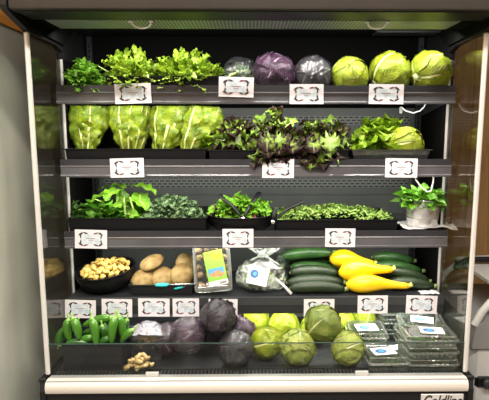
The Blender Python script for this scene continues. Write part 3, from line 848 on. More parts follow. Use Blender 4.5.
xs = [at(q, 152, .27).x for q in (66, 206, 209, 348)]
for o in list(col.objects):
    if o.parent is not None: continue
    if o.name.startswith('romaine') or o.name == 'green_leaf_lettuce': confine(o, xs[0], xs[1], .262, .60, z+.079, z+.005, Z1[0]-.003, False)
    if o.name.startswith('red_leaf'): confine(o, xs[2], xs[3], .262, .60, z+.073, z+.005, Z1[0]-.003, True, z+.03)
    if o.name == 'butter_lettuce': confine(o, at(352, 152, .27).x+.018, at(430, 152, .27).x-.018, .283, .53, z+.075, z+.005, Z1[0]-.003, False)
# ------------------------------------------------------------------ THIRD SHELF
z = SZ[2]
tray_thing('produce_tray', at(69, 226, .27).x, at(206, 226, .27).x, .262, .60, z, .086, 'long black tray holding the chard and the grey green kale')
p = at(77, 218, .36)
bunch('frilly_herb', (p.x, .36, z+.025), 'dark frilly herb at the left corner of the third shelf tray', 'herb',
      lambda b: heap(b, 130, (.045, .06, .125), .034, .012, 'lobed', bend=(.3, 1.5), ruf=.5, seed=71, inner=(.4, .95), low=.1), lambda b: stalks(b, 12, (.02, .02, .05), .06, .002, 0, 72), ('frill',))
p = at(104, 218, .38)
bunch('spinach', (p.x, .38, z+.02), 'dark green spinach bunch left of the kale', 'spinach',
      lambda b: (heap(b, 46, (.11, .09, .13), .095, .030, 'spoon', bend=(.2, 1.6), cup=.25, ruf=.12, seed=73, nu=6, nv=9, inner=(.2, .75), low=.05),), 
      lambda b: stalks(b, 14, (.07, .05, .04), .09, .003, 0, 74, .05), ('spinach',))
p = at(126, 216, .42)
def chard(b):
    rr = random.Random(75)
    for (x, y, zz, fx, fy, fz, L, W, bend) in ((-.06, -.01, .16, -1, -.5, .25, .13, .042, 1.1), (-.02, .0, .18, -.5, -.9, .3, .12, .045, 1.2), (.03, .0, .20, .9, -.3, .2, .14, .045, .9),
                                               (.0, .03, .185, -.95, .1, .35, .15, .045, .8), (.05, -.02, .14, .8, -.8, .1, .11, .045, 1.), (.0, -.05, .12, -.6, -.8, .1, .10, .04, 1.1), (.06, .02, .16, .3, -1, .1, .10, .04, 1.3)):
        b.leaf(V((x, y, zz)), V((fx, fy, fz)), V((0, 0, 1)), L, W, 'oval', bend, .2, .16, 3., 8, 12, 0, 0, rr)
    heap(b, 24, (.10, .08, .14), .09, .036, 'oval', bend=(.5, 1.5), ruf=.15, seed=76, nu=6, nv=9, inner=(.35, .75), low=.1)
bunch('chard', (p.x, .43, z+.012), 'bright broad leaved chard rising behind the spinach', 'chard', chard,
      lambda b: [b.tube([(x, -.03, .03), (x+.005, -.05, .08), (x*.6, -.03, .15)], [.006, .005, .004], 8) for x in (-.05, .0, .045)], ('collard',))
p = at(174, 218, .38)
bunch('curly_kale', (p.x, .38, z+.02), 'grey green curly kale mound at the right of its tray', 'kale',
      lambda b: (heap(b, 460, (.155, .10, .145), .030, .012, 'lobed', bend=(.2, 1.8), ruf=.6, seed=78, inner=(.6, .98), low=.0, twist=1.3),
                 heap(b, 120, (.13, .09, .12), .05, .02, 'lobed', bend=(.2, 1.5), ruf=.6, seed=79, inner=(.2, .7), low=.0)), None, ('kale',))
# black bowl of mixed salad with tongs
p = at(241, 226, .36); bx = p.x
r = 36*(.36+CAM_D)/F
b = MB(); b.lathe(bowl_prof(r, .085), 40); o = b.build('salad_bowl', 'black_plastic', None)
place(o, (bx, .40, z)); setp(o, 'round black bowl of mixed salad below the crossed tongs', 'bowl')
o = MB(); heap(o, 210, (r*.92, r*.85, .085), .05, .02, 'oval', bend=(.2, 1.3), ruf=.3, seed=81, inner=(.4, .9), low=.1)
heap(o, 16, (r*.95, r*.9, .06), .05, .016, 'oval', mi=1, seed=82, inner=(.7, .95), low=.1)
o = o.build('mixed_salad', ['mesclun', 'radic']); place(o, (bx, .40, z+.072)); setp(o, 'bright green mixed salad leaves heaped in the round black bowl', 'salad', kind='stuff')
def tongs(name, p, ends, label, tipm='black_plastic'):
    e = empty(name, p, label, 'tongs')
    for q in ends:
        q = V(q); m1 = q*.5+V((0, 0, .012))
        b = MB(); b.tube([V((0, 0, 0)), q*.25+V((0, 0, .008)), m1, q*.8, q], [.007, .010, .011, .012, .015], 8, 0, .55); b.build('arm', tipm, e)
    b = MB(); b.lathe([(.003, -.008), (.009, -.006), (.009, .006), (.003, .008)], 12, mat=Matrix.Rotation(PI/2, 4, 'X')); b.build('pivot', 'steel', e)
    return e
p = at(243, 219, .245); pe = [at(219.5, 195, .33), at(259, 193, .38)]
tongs('serving_tongs', (p.x, .245, p.z), [v-V((p.x, .245, p.z)) for v in pe], 'open black tongs in a V over the mixed salad bowl')
tray_thing('produce_tray', at(276, 226, .27).x, at(397, 226, .27).x, .262, .60, z, .076, 'wide black tray filled with chopped greens')
p = at(336, 215, .40)
b = MB(); rr = random.Random(84)
for i in range(1500):
    x, y = rr.uniform(-.265, .265), rr.uniform(-.135, .155)
    hgt = .055+.045*(1-(x/.28)**2)*(1-(y/.2)**2) + .02*noise.noise(V((x*14, y*14, 3)))
    a = rr.uniform(0, 6.28)
    b.leaf(V((x, y, hgt+rr.uniform(-.012, .006))), V((math.cos(a), math.sin(a), rr.uniform(-.1, .9))), V((0, 0, 1)), rr.uniform(.014, .026), rr.uniform(.0025, .0055), 'strip' if i % 3 else 'oval', rr.uniform(-.5, 1.2), .3, .2, 2, 2, 4, 0, rr.uniform(-1, 1), rr)
o = b.build('chopped_greens', 'sprout'); place(o, ((at(276, 226, .27).x+at(397, 226, .27).x)/2, .43, z+.006)); setp(o, 'finely chopped spring greens heaped in the wide black tray', 'greens', kind='stuff')
p = at(273, 222, .235); pe = [at(303, 201, .30), at(276, 208, .26)]
tongs('serving_tongs', (p.x, .235, p.z), [v-V((p.x, .235, p.z)) for v in pe], 'closed black tongs slanting across the left corner of the chopped greens')
# steel bucket of basil on a crumpled sheet, on an upturned low tray
q0 = at(419, 231, .33)
b = MB(); tray(b, .19, .22, .032, flare=-.004, lip=0); o = b.build('produce_tray', 'black_plastic', None, False); place(o, (q0.x, .365, z+.0328), (PI, 0, 0)); setp(o, 'low upturned black tray lifting the steel bucket', 'tray')
zs = z; z = z+.0345
p = at(423, 231, .30)
b = MB()
n = 22; vs, fs = [], []
rr = random.Random(86)
for i in range(n+1):
    for j in range(n+1):
        u, v = i/n*2-1, j/n*2-1
        x = u*.125+.012; y = v*.105
        edge = max(abs(u), abs(v))
        zz = .0015 + .045*max(0, edge-.74)*(.6+1.6*noise.noise(V((u*2.6, v*2.6, 5)))) + .012*max(0, edge-.6)*abs(noise.noise(V((u*7, v*7, 1))))
        vs.append(V((x*(1+.12*noise.noise(V((v*2, u, 2)))), y*(1+.12*noise.noise(V((u*2, v, 8)))), zz)))
for i in range(n):
    for j in range(n):
        q = i*(n+1)+j; fs.append((q, q+n+1, q+n+2, q+1))
b.add(vs, fs); sheet = b.build('paper_sheet', 'sheet'); place(sheet, (p.x, .345, z)); setp(sheet, 'crumpled white sheet under the steel bucket', 'sheet')
md = sheet.modifiers.new('thickness', 'SOLIDIFY'); md.thickness = .0008
bk = empty('steel_bucket', (p.x, .32, z+.004), 'small stainless steel bucket holding the basil', 'bucket')
rb, rt, hb = .066, .082, .122
prf = [(rb, 0), (rb+.002, .006), (rb+(rt-rb)*.3, hb*.3), (rb+(rt-rb)*.33+.002, hb*.33), (rb+(rt-rb)*.36, hb*.36), (rb+(rt-rb)*.75, hb*.75), (rb+(rt-rb)*.78+.002, hb*.78), (rb+(rt-rb)*.81, hb*.81), (rt, hb), (rt+.004, hb+.002), (rt+.003, hb+.006), (rt-.003, hb+.003), (rb, .01), (.005, .006)]
b = MB(); b.lathe(prf, 36); b.build('body', 'steel', bk)
p2 = (p.x-.005, .33, z+.084)
bunch('basil', p2, 'leafy green basil growing out of the steel bucket', 'basil',
      lambda b: (heap(b, 90, (.14, .10, .072), .060, .025, 'oval', bend=(.3, 1.6), cup=.25, seed=88, nu=6, nv=8, inner=(.3, .95), low=.25, up=.5),
                 heap(b, 44, (.17, .10, .07), .062, .025, 'oval', bend=(.3, 1.3), cup=.25, seed=89, nu=6, nv=8, inner=(.4, .95), low=.4)),
      lambda b: stalks(b, 14, (.03, .03, .02), .07, .002, 0, 90), ('basil',))

z = zs
xs = [at(q, 226, .27).x for q in (69, 206, 276, 397)]
for o in list(col.objects):
    if o.parent is not None: continue
    if o.name in ('frilly_herb', 'spinach', 'chard', 'curly_kale'): confine(o, xs[0], xs[1], .262, .60, z+.089, z+.005, Z1[1]-.003, False)
    if o.name == 'basil': confine(o, xs[0], XI-.004, .20, .60, 0, z+.01, Z1[1]-.003, True)
    if o.name == 'chopped_greens': confine(o, xs[2], xs[3], .262, .60, z+.079, z+.005, Z1[1]-.003, False)
# ------------------------------------------------------------------ FOURTH SHELF
z = SZ[3]
# bowl of small mushrooms
p = at(104, 297, .36); r = 29.8*(.365+CAM_D)/F
BR = Euler((.12, -.10, 0))
b = MB(); b.lathe(bowl_prof(r, .088, foot=.55), 44); o = b.build('mushroom_bowl', 'black_plastic'); place(o, (p.x+.024, .365, z+.016), BR); setp(o, 'deep round black bowl tipped forward with small mushrooms', 'bowl')
bm_ = Matrix.Translation((p.x+.024, .365, z+.013)) @ BR.to_matrix().to_4x4()
def mushroom_mesh():
    b = MB(); prof = [(.001, .0085), (.006, .008), (.013, .001), (.0165, -.003), (.0175, .000), (.0165, .006), (.0125, .012), (.007, .0152), (.001, .016)]
    b.lathe(prof, 14, 0, wob=lambda t, i: 1+.05*math.sin(2*t+1))
    b.lathe([(.0055, -.008), (.006, .0), (.0055, .009)], 9, 0)
    return b.build('mushroom', 'mush')
mp = mushroom_mesh(); rr = random.Random(91); placed = []
lab = 'small round cream mushroom in the deep black bowl'
first = True
spots = []
for ring, n, hh in ((0., 1, .090), (.036, 7, .089), (.072, 14, .087), (.104, 20, .085), (.020, 4, .108), (.055, 9, .105), (.088, 15, .100), (.016, 3, .120)):
    for i in range(n):
        a = 2*PI*(i+rr.uniform(-.2, .2))/n + ring*20
        spots.append(bm_ @ V((ring*math.cos(a), ring*math.sin(a), hh+rr.uniform(-.004, .006))))
for q in spots:
    c = mp if first else mp.copy()
    if not first: col.objects.link(c)
    first = False
    place(c, q, (rr.uniform(-1.1, .9), rr.uniform(-1, 1), rr.uniform(0, 6)), rr.uniform(.78, .98)); setp(c, lab, 'mushroom', 'small mushrooms in the black bowl')
# portobello tray
x0, x1 = at(131, 297, .27).x, at(193, 297, .27).x
o = tray_thing('portobello_tray', x0, x1, .262, .52, z, .050, 'low dark tray full of portobello mushrooms', 'bin')
def porto_mesh(r):
    b = MB()
    prof = [(.002, .000), (r*.3, .000), (r*.8, -.006), (r*.93, -.008), (r, .0), (r*.97, r*.14), (r*.85, r*.30), (r*.6, r*.43), (r*.3, r*.49), (.001, r*.50)]
    k = len(prof)
    b.lathe(prof, 30, 0, wob=lambda t, i: 1+.035*math.sin(2*t+.5)+.02*math.sin(5*t))
    for fi in range(3*30): b.mi[fi] = 1
    o = b.build('portobello', ['porto', 'gill'])
    b = MB(); b.lathe([(r*.18, -.022), (r*.2, -.01), (r*.24, .002)], 12); b.build('stem', 'mush', o)
    return o
pm = porto_mesh(.055); first = True
for px, py, Y, s, rot, lab in (
    (152, 261, .37, 1.05, (.22, -.36, .2), 'flat tan portobello on top at the left of its tray'),
    (186, 263, .42, 1.08, (.95, .1, .9), 'round portobello standing upright at the back right'),
    (182, 273, .355, 1.02, (1.15, -.1, .3), 'large pale portobello facing forward at the right'),
    (166, 271, .44, .85, (.5, .3, 1.5), 'small portobello tucked behind the middle of its tray'),
    (163, 276, .345, 1.0, (1.05, .1, .3), 'portobello in the middle of its tray above the teal tipped tongs'),
    (147, 276, .41, .95, (.8, -.2, .2), 'portobello below the flat one on top'),
    (143, 283, .325, 1.0, (.95, -.25, .3), 'portobello at the front left corner of its tray')):
    c = pm if first else copy_tree(pm)
    first = False
    p = at(px, py+2, Y); place(c, p, rot, s*1.03); setp(c, lab, 'mushroom', 'portobello mushrooms')
# teal tipped tongs resting on the tray
p = at(196, 284, .275)
e = empty('teal_tongs', p, 'steel tongs with teal tips lying across the portobello tray', 'tongs')
t1, t2 = at(159, 285, .262)-p, at(178, 288, .262)-p
for i, (q, w) in enumerate(((t1, .016), (t2, .010))):
    d = q.normalized()
    b = MB(); b.tube([V((0, 0, 0)), q*.35+V((0, 0, .003)), q*.72], [.005, .0055, .005], 8, 0, .5); b.build('arm', 'steel', e)
    b = MB(); b.tube([q*.72, q*.78, q*.9, q+d*.012, q+d*.02], [.005, w*.8, w, w*.75, .003], 12, 0, .6); tp = b.build('tip', 'teal', e); tp['label'] = 'teal silicone tip'

def rrect(hw, hd, rc, n=6):
    pts = []
    for cx, cy, a0 in ((hw-rc, hd-rc, 0), (-hw+rc, hd-rc, PI/2), (-hw+rc, -hd+rc, PI), (hw-rc, -hd+rc, 1.5*PI)):
        for i in range(n): a = a0+PI/2*i/(n-1); pts.append((cx+rc*math.cos(a), cy+rc*math.sin(a)))
    out = []
    for i, (x, y) in enumerate(pts):      # fine steps along the straight sides carry the ribs
        x2, y2 = pts[(i+1) % len(pts)]; d = math.hypot(x2-x, y2-y); k = max(1, int(d/.010))
        for j in range(k): out.append((x+(x2-x)*j/k, y+(y2-y)*j/k))
    return out
def loft(b, rings, mi=0, cap0=True, cap1=True):
    n = len(rings[0]); vs = [V(p) for r_ in rings for p in r_]; fs = []
    for i in range(len(rings)-1):
        for j in range(n): fs.append((i*n+j, i*n+(j+1) % n, (i+1)*n+(j+1) % n, (i+1)*n+j))
    if cap0: fs.append(tuple(range(n))[::-1])
    if cap1: fs.append(tuple((len(rings)-1)*n+j for j in range(n)))
    b.add(vs, fs, mi)
def shell_ring(base, s, off, zz, rib=0.):
    out = []
    for i, (x, y) in enumerate(base):
        l = math.hypot(x, y); q = off + (rib if i % 2 else -rib)
        out.append((x*s+x/l*q, y*s+y/l*q, zz))
    return out
def clamshell(name, loc, w, d, h, label, cat, group=None, rot=(0, 0, 0), label_fn=None):
    e = empty(name, loc, label, cat, group, rot)
    base = rrect(w/2, d/2, .015)
    b = MB(); hb = h*.58
    loft(b, [shell_ring(base, .90, 0, .001), shell_ring(base, .91, 0, .004), shell_ring(base, .95, 0, hb*.3, .002), shell_ring(base, .97, 0, hb-.005, .002)], 0, True, False)
    loft(b, [shell_ring(base, .97, 0, hb-.005, .002), shell_ring(base, 1., .003, hb-.004), shell_ring(base, 1., .006, hb-.003), shell_ring(base, 1., .006, hb)], 1, False, False)
    b.build('base', ['clam', 'clam_rim'], e, True, .5)
    b = MB()
    loft(b, [shell_ring(base, 1., .006, hb+.0005), shell_ring(base, 1., .006, hb+.003), shell_ring(base, .985, .0, hb+.004, .0015)], 1, False, False)
    loft(b, [shell_ring(base, .985, .0, hb+.004, .0015), shell_ring(base, .955, 0, h-.003, .002)], 0, False, False)
    loft(b, [shell_ring(base, .955, 0, h-.003, .002), shell_ring(base, .93, 0, h, .001), shell_ring(base, .86, 0, h)], 1, False, False)
    loft(b, [shell_ring(base, .86, 0, h), shell_ring(base, .80, 0, h-.003)], 0, False, True)
    ld = b.build('lid', ['clam', 'clam_rim'], e, True, .5)
    if label_fn: label_fn(e, ld, w, d, h)
    return e
def logo_sticker(e, lid, w, d, h, x=0., y=0., lw=.06, ldp=.04, rz=0., parent=None, zoff=.0006):
    b = MB(); m = Matrix.Translation((x, y, h+zoff)) @ Matrix.Rotation(rz, 4, 'Z')
    b.box((-lw/2, -ldp/2, 0), (lw/2, ldp/2, .0006), 0, m)
    rl = ldp*.30; cx = -lw*.12
    for k, (rad, mi, zz) in enumerate(((rl, 1, .0009), (rl*.55, 2, .0011))):
        b.add([m @ V((cx+rad*1.25*math.cos(2*PI*i/20)+(k*.003), rad*math.sin(2*PI*i/20), zz)) for i in range(20)], [tuple(range(20))], mi)
    for i in range(3):
        b.add([m @ V(q) for q in ((lw*.22, -ldp*.2+i*ldp*.17, .0009), (lw*.42, -ldp*.2+i*ldp*.17, .0009), (lw*.42, -ldp*.13+i*ldp*.17, .0009), (lw*.22, -ldp*.13+i*ldp*.17, .0009))], [(0, 1, 2, 3)], 3)
    o = b.build('label_sticker', ['paper', 'blue', 'lightblue', 'inkgrey'], parent or e, False); o['label'] = 'white sticker with a round blue mark'
    return o

# clamshell of tan mushrooms leaning back, with its printed label
def mush_label(e, lid, w, d, h):
    b = MB(); zz = h+.001
    x0, x1, y0, y1 = -.030, .058, -.092, .068
    b.box((x0, y0, zz), (x1, y1, zz+.0008), 0)
    def q(xa, ya, xb, yb, mi, dz): b.add([V((xa, ya, zz+dz)), V((xb, ya, zz+dz)), V((xb, yb, zz+dz)), V((xa, yb, zz+dz))], [(0, 1, 2, 3)], mi)
    q(x0, y0, x1, y0+.022, 1, .0010)
    q(x0+.008, y0+.030, x1-.008, y0+.080, 2, .0010)
    q(x0+.008, y0+.030, x1-.008, y0+.045, 3, .0012)
    for cx, cy, rd in ((-.005, .052, .014), (.018, .056, .018), (.040, .050, .012), (.010, .043, .012), (.030, .042, .012)):
        b.add([V((cx+rd*math.cos(2*PI*i/16), y0+cy+rd*.6*math.sin(2*PI*i/16), zz+.0014+rd*.01)) for i in range(16)], [tuple(range(16))], 4)
    for cx, cy, rd in ((.035, .035, .018), (.010, .045, .010)):
        b.add([V((cx+rd*math.cos(2*PI*i/16), cy+rd*.8*math.sin(2*PI*i/16), zz+.0012)) for i in range(16)], [tuple(range(16))], 5)
    for i in range(14): q(x1-.040+i*.0025, y0+.004, x1-.040+i*.0025+.0010+.0006*(i % 3), y0+.016, 6, .0013)
    rot_ = Matrix.Rotation(.14, 4, 'Z'); b.v = [rot_ @ v for v in b.v]
    o = b.build('printed_label', ['lskin', 'paper', 'lightblue', 'lgreen', 'lbrown', 'lyellow', 'ink'], e, False); o['label'] = 'green printed label with a mushroom picture'
p = at(214, 297, .30)
MR = (1.27, -.06, .06)
clamshell('mushroom_clamshell', (p.x, .315, z+.005), .165, .225, .075, 'clear clamshell of tan mushrooms with a green label, leaning upright', 'clamshell', None, MR, mush_label)
mm = Matrix.Translation((p.x, .315, z+.005)) @ Euler(MR).to_matrix().to_4x4()
# the shell stands on its lower edge: raise it by half of its depth
off = mm.to_3x3() @ V((0, .112, 0)); o = [q for q in col.objects if q.name == 'mushroom_clamshell'][0]
o.location = V(o.location)+off; mm = Matrix.Translation(off) @ mm
b = MB(); b.lathe([(.001, .006), (.016, .004), (.021, 0), (.022, .004), (.017, .012), (.008, .016), (.001, .017)], 16, 0, wob=lambda t, i: 1+.08*math.sin(3*t)); b.lathe([(.006, -.012), (.006, .004)], 8)
sp = b.build('brown_mushroom', 'shiit'); first = True; rr = random.Random(95)
for i in range(5):
    for j in range(4):
        for k in range(2):
            c = sp if first else sp.copy()
            if not first: col.objects.link(c)
            first = False
            place(c, mm @ V((-.057+j*.038+rr.uniform(-.004, .004), -.080+i*.040+rr.uniform(-.004, .004), .020+.028*k)), (1.15+rr.uniform(-.8, .8), rr.uniform(-.8, .8), rr.uniform(0, 6)), rr.uniform(.72, .84))
            setp(c, 'tan mushroom packed inside the clamshell with the green label', 'mushroom', 'tan mushrooms in the labelled clamshell')
# bag of herbs with a sticker
def bag(name, p, w, d, h, label, seed, m='bag', neck=True):
    e = empty(name, p, label, 'bag')
    prof = [(.02, .002), (.8, .004), (.97, .12), (1., .35), (.93, .58), (.72, .78), (.36, .92), (.20, .99), (.18, 1.02), (.42, 1.16), (.66, 1.32)]
    b = MB(); n = 40; vs, fs = [], []
    for i, (r_, zz) in enumerate(prof):
        for j in range(n):
            t = 2*PI*j/n; cr = 1+.05*noise.noise(V((math.cos(t)*2+seed, math.sin(t)*2, zz*4)))+(.16*math.sin(8*t) if i > 5 else .03*math.sin(6*t+i))
            sq = 1. if i < 8 else .45
            vs.append(V((w*r_*math.cos(t)*cr, d*r_*math.sin(t)*cr*sq, h*zz+(.012*math.sin(5*t) if i == len(prof)-1 else 0))))
    for i in range(len(prof)-1):
        for j in range(n): fs.append((i*n+j, i*n+(j+1) % n, (i+1)*n+(j+1) % n, (i+1)*n+j))
    fs.append(tuple(range(n))[::-1])
    b.add(vs, fs); b.build('bag_film', m, e)
    return e
p = at(260, 297, .31)
e = bag('herb_bag', (p.x, .34, z+.002), .120, .074, .150, 'tied milky bag of green herbs with a white sticker, beside the zucchini', 97)
e.rotation_euler = (-.08, .10, 0)
b = MB(); b.box((-.044, -.0008, -.042), (.050, .0008, .042), 0, Matrix.Rotation(-.35, 4, 'X'))
m = Matrix.Rotation(-.35, 4, 'X')
for rad, mi, yy, dx in ((.020, 1, -.0012, 0), (.009, 2, -.0016, .003)):
    b.add([m @ V((-.014+dx+rad*math.cos(2*PI*i/22), yy, .006+rad*math.sin(2*PI*i/22))) for i in range(22)], [tuple(range(22))], mi)
for i in range(4): b.add([m @ V(q) for q in ((.010, -.0012, -.014+i*.009), (.034, -.0012, -.014+i*.009), (.034, -.0012, -.0125+i*.009), (.010, -.0012, -.0125+i*.009))], [(0, 1, 2, 3)], 3)
o = b.build('label_sticker', ['paper', 'blue', 'lightblue', 'inkgrey'], e, False); o.location = (-.022, -.0785, .072); o.rotation_euler = (0, .12, 0); o['label'] = 'white sticker with a round blue mark'
b = MB(); heap(b, 330, (.095, .052, .085), .035, .006, 'lobed', bend=(.1, 1.), seed=98, inner=(.2, .8), low=.0, front=.1); heap(b, 160, (.075, .042, .105), .035, .008, 'lobed', bend=(.1, 1.), seed=99, inner=(.3, .8), low=.0, front=.1)
o = b.build('herb_sprigs', 'dill'); place(o, (p.x, .34, z+.012)); setp(o, 'feathery green herb sprigs inside the tied milky bag', 'herb', kind='stuff')
p = at(283, 290, .33)
e = bag('empty_bag', (p.x-.012, .40, z+.002), .040, .03, .150, 'small crumpled clear bag squeezed behind the tied herb bag', 100, 'film')
b = MB(); q0 = at(276, 281, .27); q1 = at(291, 296, .262); b.tube([V((0, 0, 0)), (q1-q0)*.5+V((0, 0, .004)), (q1-q0)], [.006, .010, .016], 10, 0, .5)
o = b.build('film_tail', 'sheet'); place(o, q0); setp(o, 'twisted white bag tail lying in front of the zucchini', 'wrapping')

# zucchini and squash
def zuke_mesh(name, m, L=.27, r=.026):
    b = MB(); n = 13
    prf = [.35, .72, .90, .98, 1.0, 1.0, 1.0, .98, .95, .88, .80, .66, .48]
    b.tube([V((-L/2+L*i/(n-1), 0, .010*math.sin(PI*i/(n-1)))) for i in range(n)], [r*q for q in prf], 16)
    o = b.build(name, m)
    b = MB(); b.tube([V((L/2-.004, 0, .0)), V((L/2+.008, 0, .001)), V((L/2+.020, 0, .003))], [r*.48, r*.36, r*.40], 10); b.build('stem', 'zstem', o)
    b = MB(); b.tube([V((-L/2-.003, 0, 0)), V((-L/2+.003, 0, .0))], [r*.18, r*.34], 10); b.build('blossom_scar', 'zend', o)
    return o
def lay(protos, items, cat, group):
    used = set()
    for k, pxa, pya, pxb, pyb, Y, dY, s, lab in items:
        a, c = at(pxa, pya, Y), at(pxb, pyb, Y+dY)
        o = protos[k] if k not in used else copy_tree(protos[k])
        used.add(k)
        d = (c-a); q = d.to_track_quat('X', 'Z')
        o.rotation_euler = q.to_euler(); o.location = (a+c)/2
        o.scale = (d.length/LEN[k], s, s)
        setp(o, lab, cat, group)
        if zmin(o) < SZ[3]: settle(o, SZ[3])
LEN = {'z': .27, 'l': .27, 's': .25}
zd = zuke_mesh('zucchini', 'zuke'); zl = zuke_mesh('zucchini', 'zuke_l')
lay({'z': zd, 'l': zl}, [
    ('z', 290, 292.2, 344, 293, .285, .0, 1.14, 'dark zucchini lying at the bottom front of the left pile'),
    ('z', 287, 283, 343, 282.5, .322, .0, 1.14, 'thick dark zucchini, second from the bottom of the left pile'),
    ('z', 290, 272.5, 338, 273.5, .360, .0, 1.14, 'dark zucchini in the middle of the left pile'),
    ('l', 291, 267, 339, 271, .418, .0, 1.0, 'mid green zucchini half covered in the upper middle of the left pile'),
    ('l', 279, 257, 332, 253, .425, .0, 1.14, 'bright zucchini on the very top of the left pile'),
    ('l', 289, 264, 334, 261, .480, .0, 1.0, 'zucchini just below the topmost one of the left pile'),
    ('z', 282, 268, 281, 262, .36, .17, .95, 'short zucchini end poking out at the left side of the pile'),
    ('z', 281, 279, 278, 272, .36, .17, .95, 'zucchini end pointing forward beside the crumpled bag, above another'),
    ('z', 285, 288, 281, 283, .36, .17, .95, 'zucchini end at the lower left of the pile, next to the white bag tail'),
    ('l', 372, 257, 413, 261, .47, .02, 1.0, 'zucchini at the top of the right pile'),
    ('l', 373, 266, 421, 271, .42, .02, 1.05, 'zucchini second from the top of the right pile'),
    ('z', 388, 271, 428, 281, .36, .02, 1.0, 'zucchini slanting below the two upper ones of the right pile'),
    ('z', 386, 287, 433, 290, .33, .0, 1.1, 'olive zucchini at the bottom of the right pile, under the squash'),
], 'zucchini', 'zucchini on the fourth shelf')
def squash_mesh():
    b = MB(); n = 16; L = .25; r = .040
    prf = [.22, .62, .86, .97, 1., .98, .92, .83, .72, .61, .52, .45, .40, .37, .35, .30]
    b.tube([V((-L/2+L*i/(n-1), 0, .018*math.sin(PI*i/(n-1)*.9)+.012*max(0, (i-9)/6)**2)) for i in range(n)], [r*q for q in prf], 18)
    o = b.build('yellow_squash', 'squash')
    b = MB(); b.tube([V((L/2-.004, 0, .016)), V((L/2+.008, 0, .020)), V((L/2+.018, 0, .026))], [.011, .009, .010], 9); b.build('stem', 'sstem', o)
    return o
sq = squash_mesh()
lay({'s': sq}, [
    ('s', 346, 289, 407, 294, .290, -.02, 1.12, 'yellow squash at the front bottom, biggest and reaching furthest right'),
    ('s', 339, 273, 391, 274, .325, .0, 1.25, 'yellow squash in the middle with its neck bent up'),
    ('s', 330, 259, 372, 267, .40, .02, 1.12, 'yellow squash at the top of its pile, leaning on the zucchini'),
    ('s', 343, 284, 376, 286, .40, .03, .75, 'yellow squash almost hidden between the others'),
], 'squash', 'yellow squash pile')
b = MB(); q0 = at(420, 296, .28)
vs, fs = [], []
for i in range(9):
    for j in range(5): vs.append(V((i*.011, j*.012, .003+.012*abs(noise.noise(V((i*.6, j*.7, 2)))))))
for i in range(8):
    for j in range(4): fs.append((i*5+j, (i+1)*5+j, (i+1)*5+j+1, i*5+j+1))
b.add(vs, fs); o = b.build('paper_scrap', 'sheet'); place(o, (q0.x-.005, .255, z)); setp(o, 'crumpled white paper scrap in front of the right zucchini', 'paper')
o.modifiers.new('thickness', 'SOLIDIFY').thickness = .0008

# ------------------------------------------------------------------ LOWER DECK
z = ZD + .001
# peppers in a dark bin
x0, x1 = at(62, 350, .05).x, at(123, 350, .05).x
tray_thing('pepper_bin', x0, x1, .045, .225, z, .128, 'dark plastic bin full of green peppers', 'bin', 'bin')
def pepper_mesh(name, m):
    b = MB(); n = 11; L = .105
    prf = [.55, .92, 1., 1., .98, .94, .88, .80, .68, .48, .15]
    b.tube([V((0, .006*math.sin(PI*i/(n-1)*1.2), -L*i/(n-1))) for i in range(n)], [.0185*q for q in prf], 14)
    o = b.build(name, m)
    b = MB(); b.lathe([(.012, -.002), (.010, .003), (.004, .007), (.0035, .022), (.0045, .030)], 9); b.build('stem', 'pstem', o)
    return o
pA, pB = pepper_mesh('green_pepper', 'pepper'), pepper_mesh('green_pepper', 'pepper_dark')
usedp = set()
for (k, xa, ya, xb, yb, Y, dY, s) in (
    ('B', 59, 344, 63, 327, .10, .0, .95), ('A', 68, 320, 69, 342, .085, .0, 1.), ('A', 73, 319, 80, 340, .075, -.02, 1.05), ('B', 66, 345, 88, 342, .07, .0, .95),
    ('A', 111, 318, 82, 325, .15, .0, 1.05), ('A', 92, 319, 97, 347, .065, -.02, 1.0), ('B', 104, 330, 82, 333, .13, .0, .9), ('A', 93, 338, 79, 342, .08, .0, .9),
    ('B', 102, 326, 105, 345, .12, .0, .9), ('A', 115, 318, 111, 345, .08, -.02, 1.05), ('A', 118, 316, 123, 338, .11, .0, 1.05), ('B', 127, 320, 124, 342, .13, .0, .9),
    ('A', 133, 330, 120, 343, .09, .0, .9), ('B', 110, 338, 98, 346, .07, .0, .85), ('B', 76, 322, 64, 336, .16, .0, .9), ('A', 100, 322, 108, 337, .17, .0, .9)):
    src = pA if k == 'A' else pB
    o = src if k not in usedp else copy_tree(src)
    usedp.add(k)
    a, c = at(xa, ya, Y), at(xb, yb, Y+dY); d = c-a
    o.location = a; o.rotation_euler = d.to_track_quat('-Z', 'Y').to_euler(); L = d.length
    o.scale = (s, s, max(.75, min(1.3, L/.105)))
    setp(o, 'glossy bright green pepper heaped in the dark bin' if k == 'A' else 'glossy dark green pepper heaped in the dark bin', 'pepper', 'peppers in the dark bin')
# wrapped punnet
p = at(148, 345, .17); 
e = empty('wrapped_punnet', (p.x, .19, z), 'film wrapped white punnet between the peppers and the red cabbages', 'punnet')
b = MB(); tray(b, .145, .11, .125, flare=.012); b.build('tray', 'smoke', e, False)
b = MB(); n = 14; vs, fs = [], []
for i in range(n+1):
    for j in range(n+1):
        u, v = i/n*2-1, j/n*2-1
        hh = .120+.045*(1-u*u*.85)*(1-v*v*.85)+.010*noise.noise(V((u*4, v*4, 9)))
        vs.append(V((u*.075, v*.057, hh)))
for i in range(n):
    for j in range(n):
        q = i*(n+1)+j; fs.append((q, q+n+1, q+n+2, q+1))
b.add(vs, fs); k = N('printed_white_film')
nz = k.noise(38, 4, None, 2.)
cc = k.mix(k.step(nz, .56, .62), (.30, .30, .34), (.045, .04, .06))
film_print = k.done(k.bsdf(cc, .2, 0., k.bump(nz, .4)))
b.build('printed_film', film_print, e)
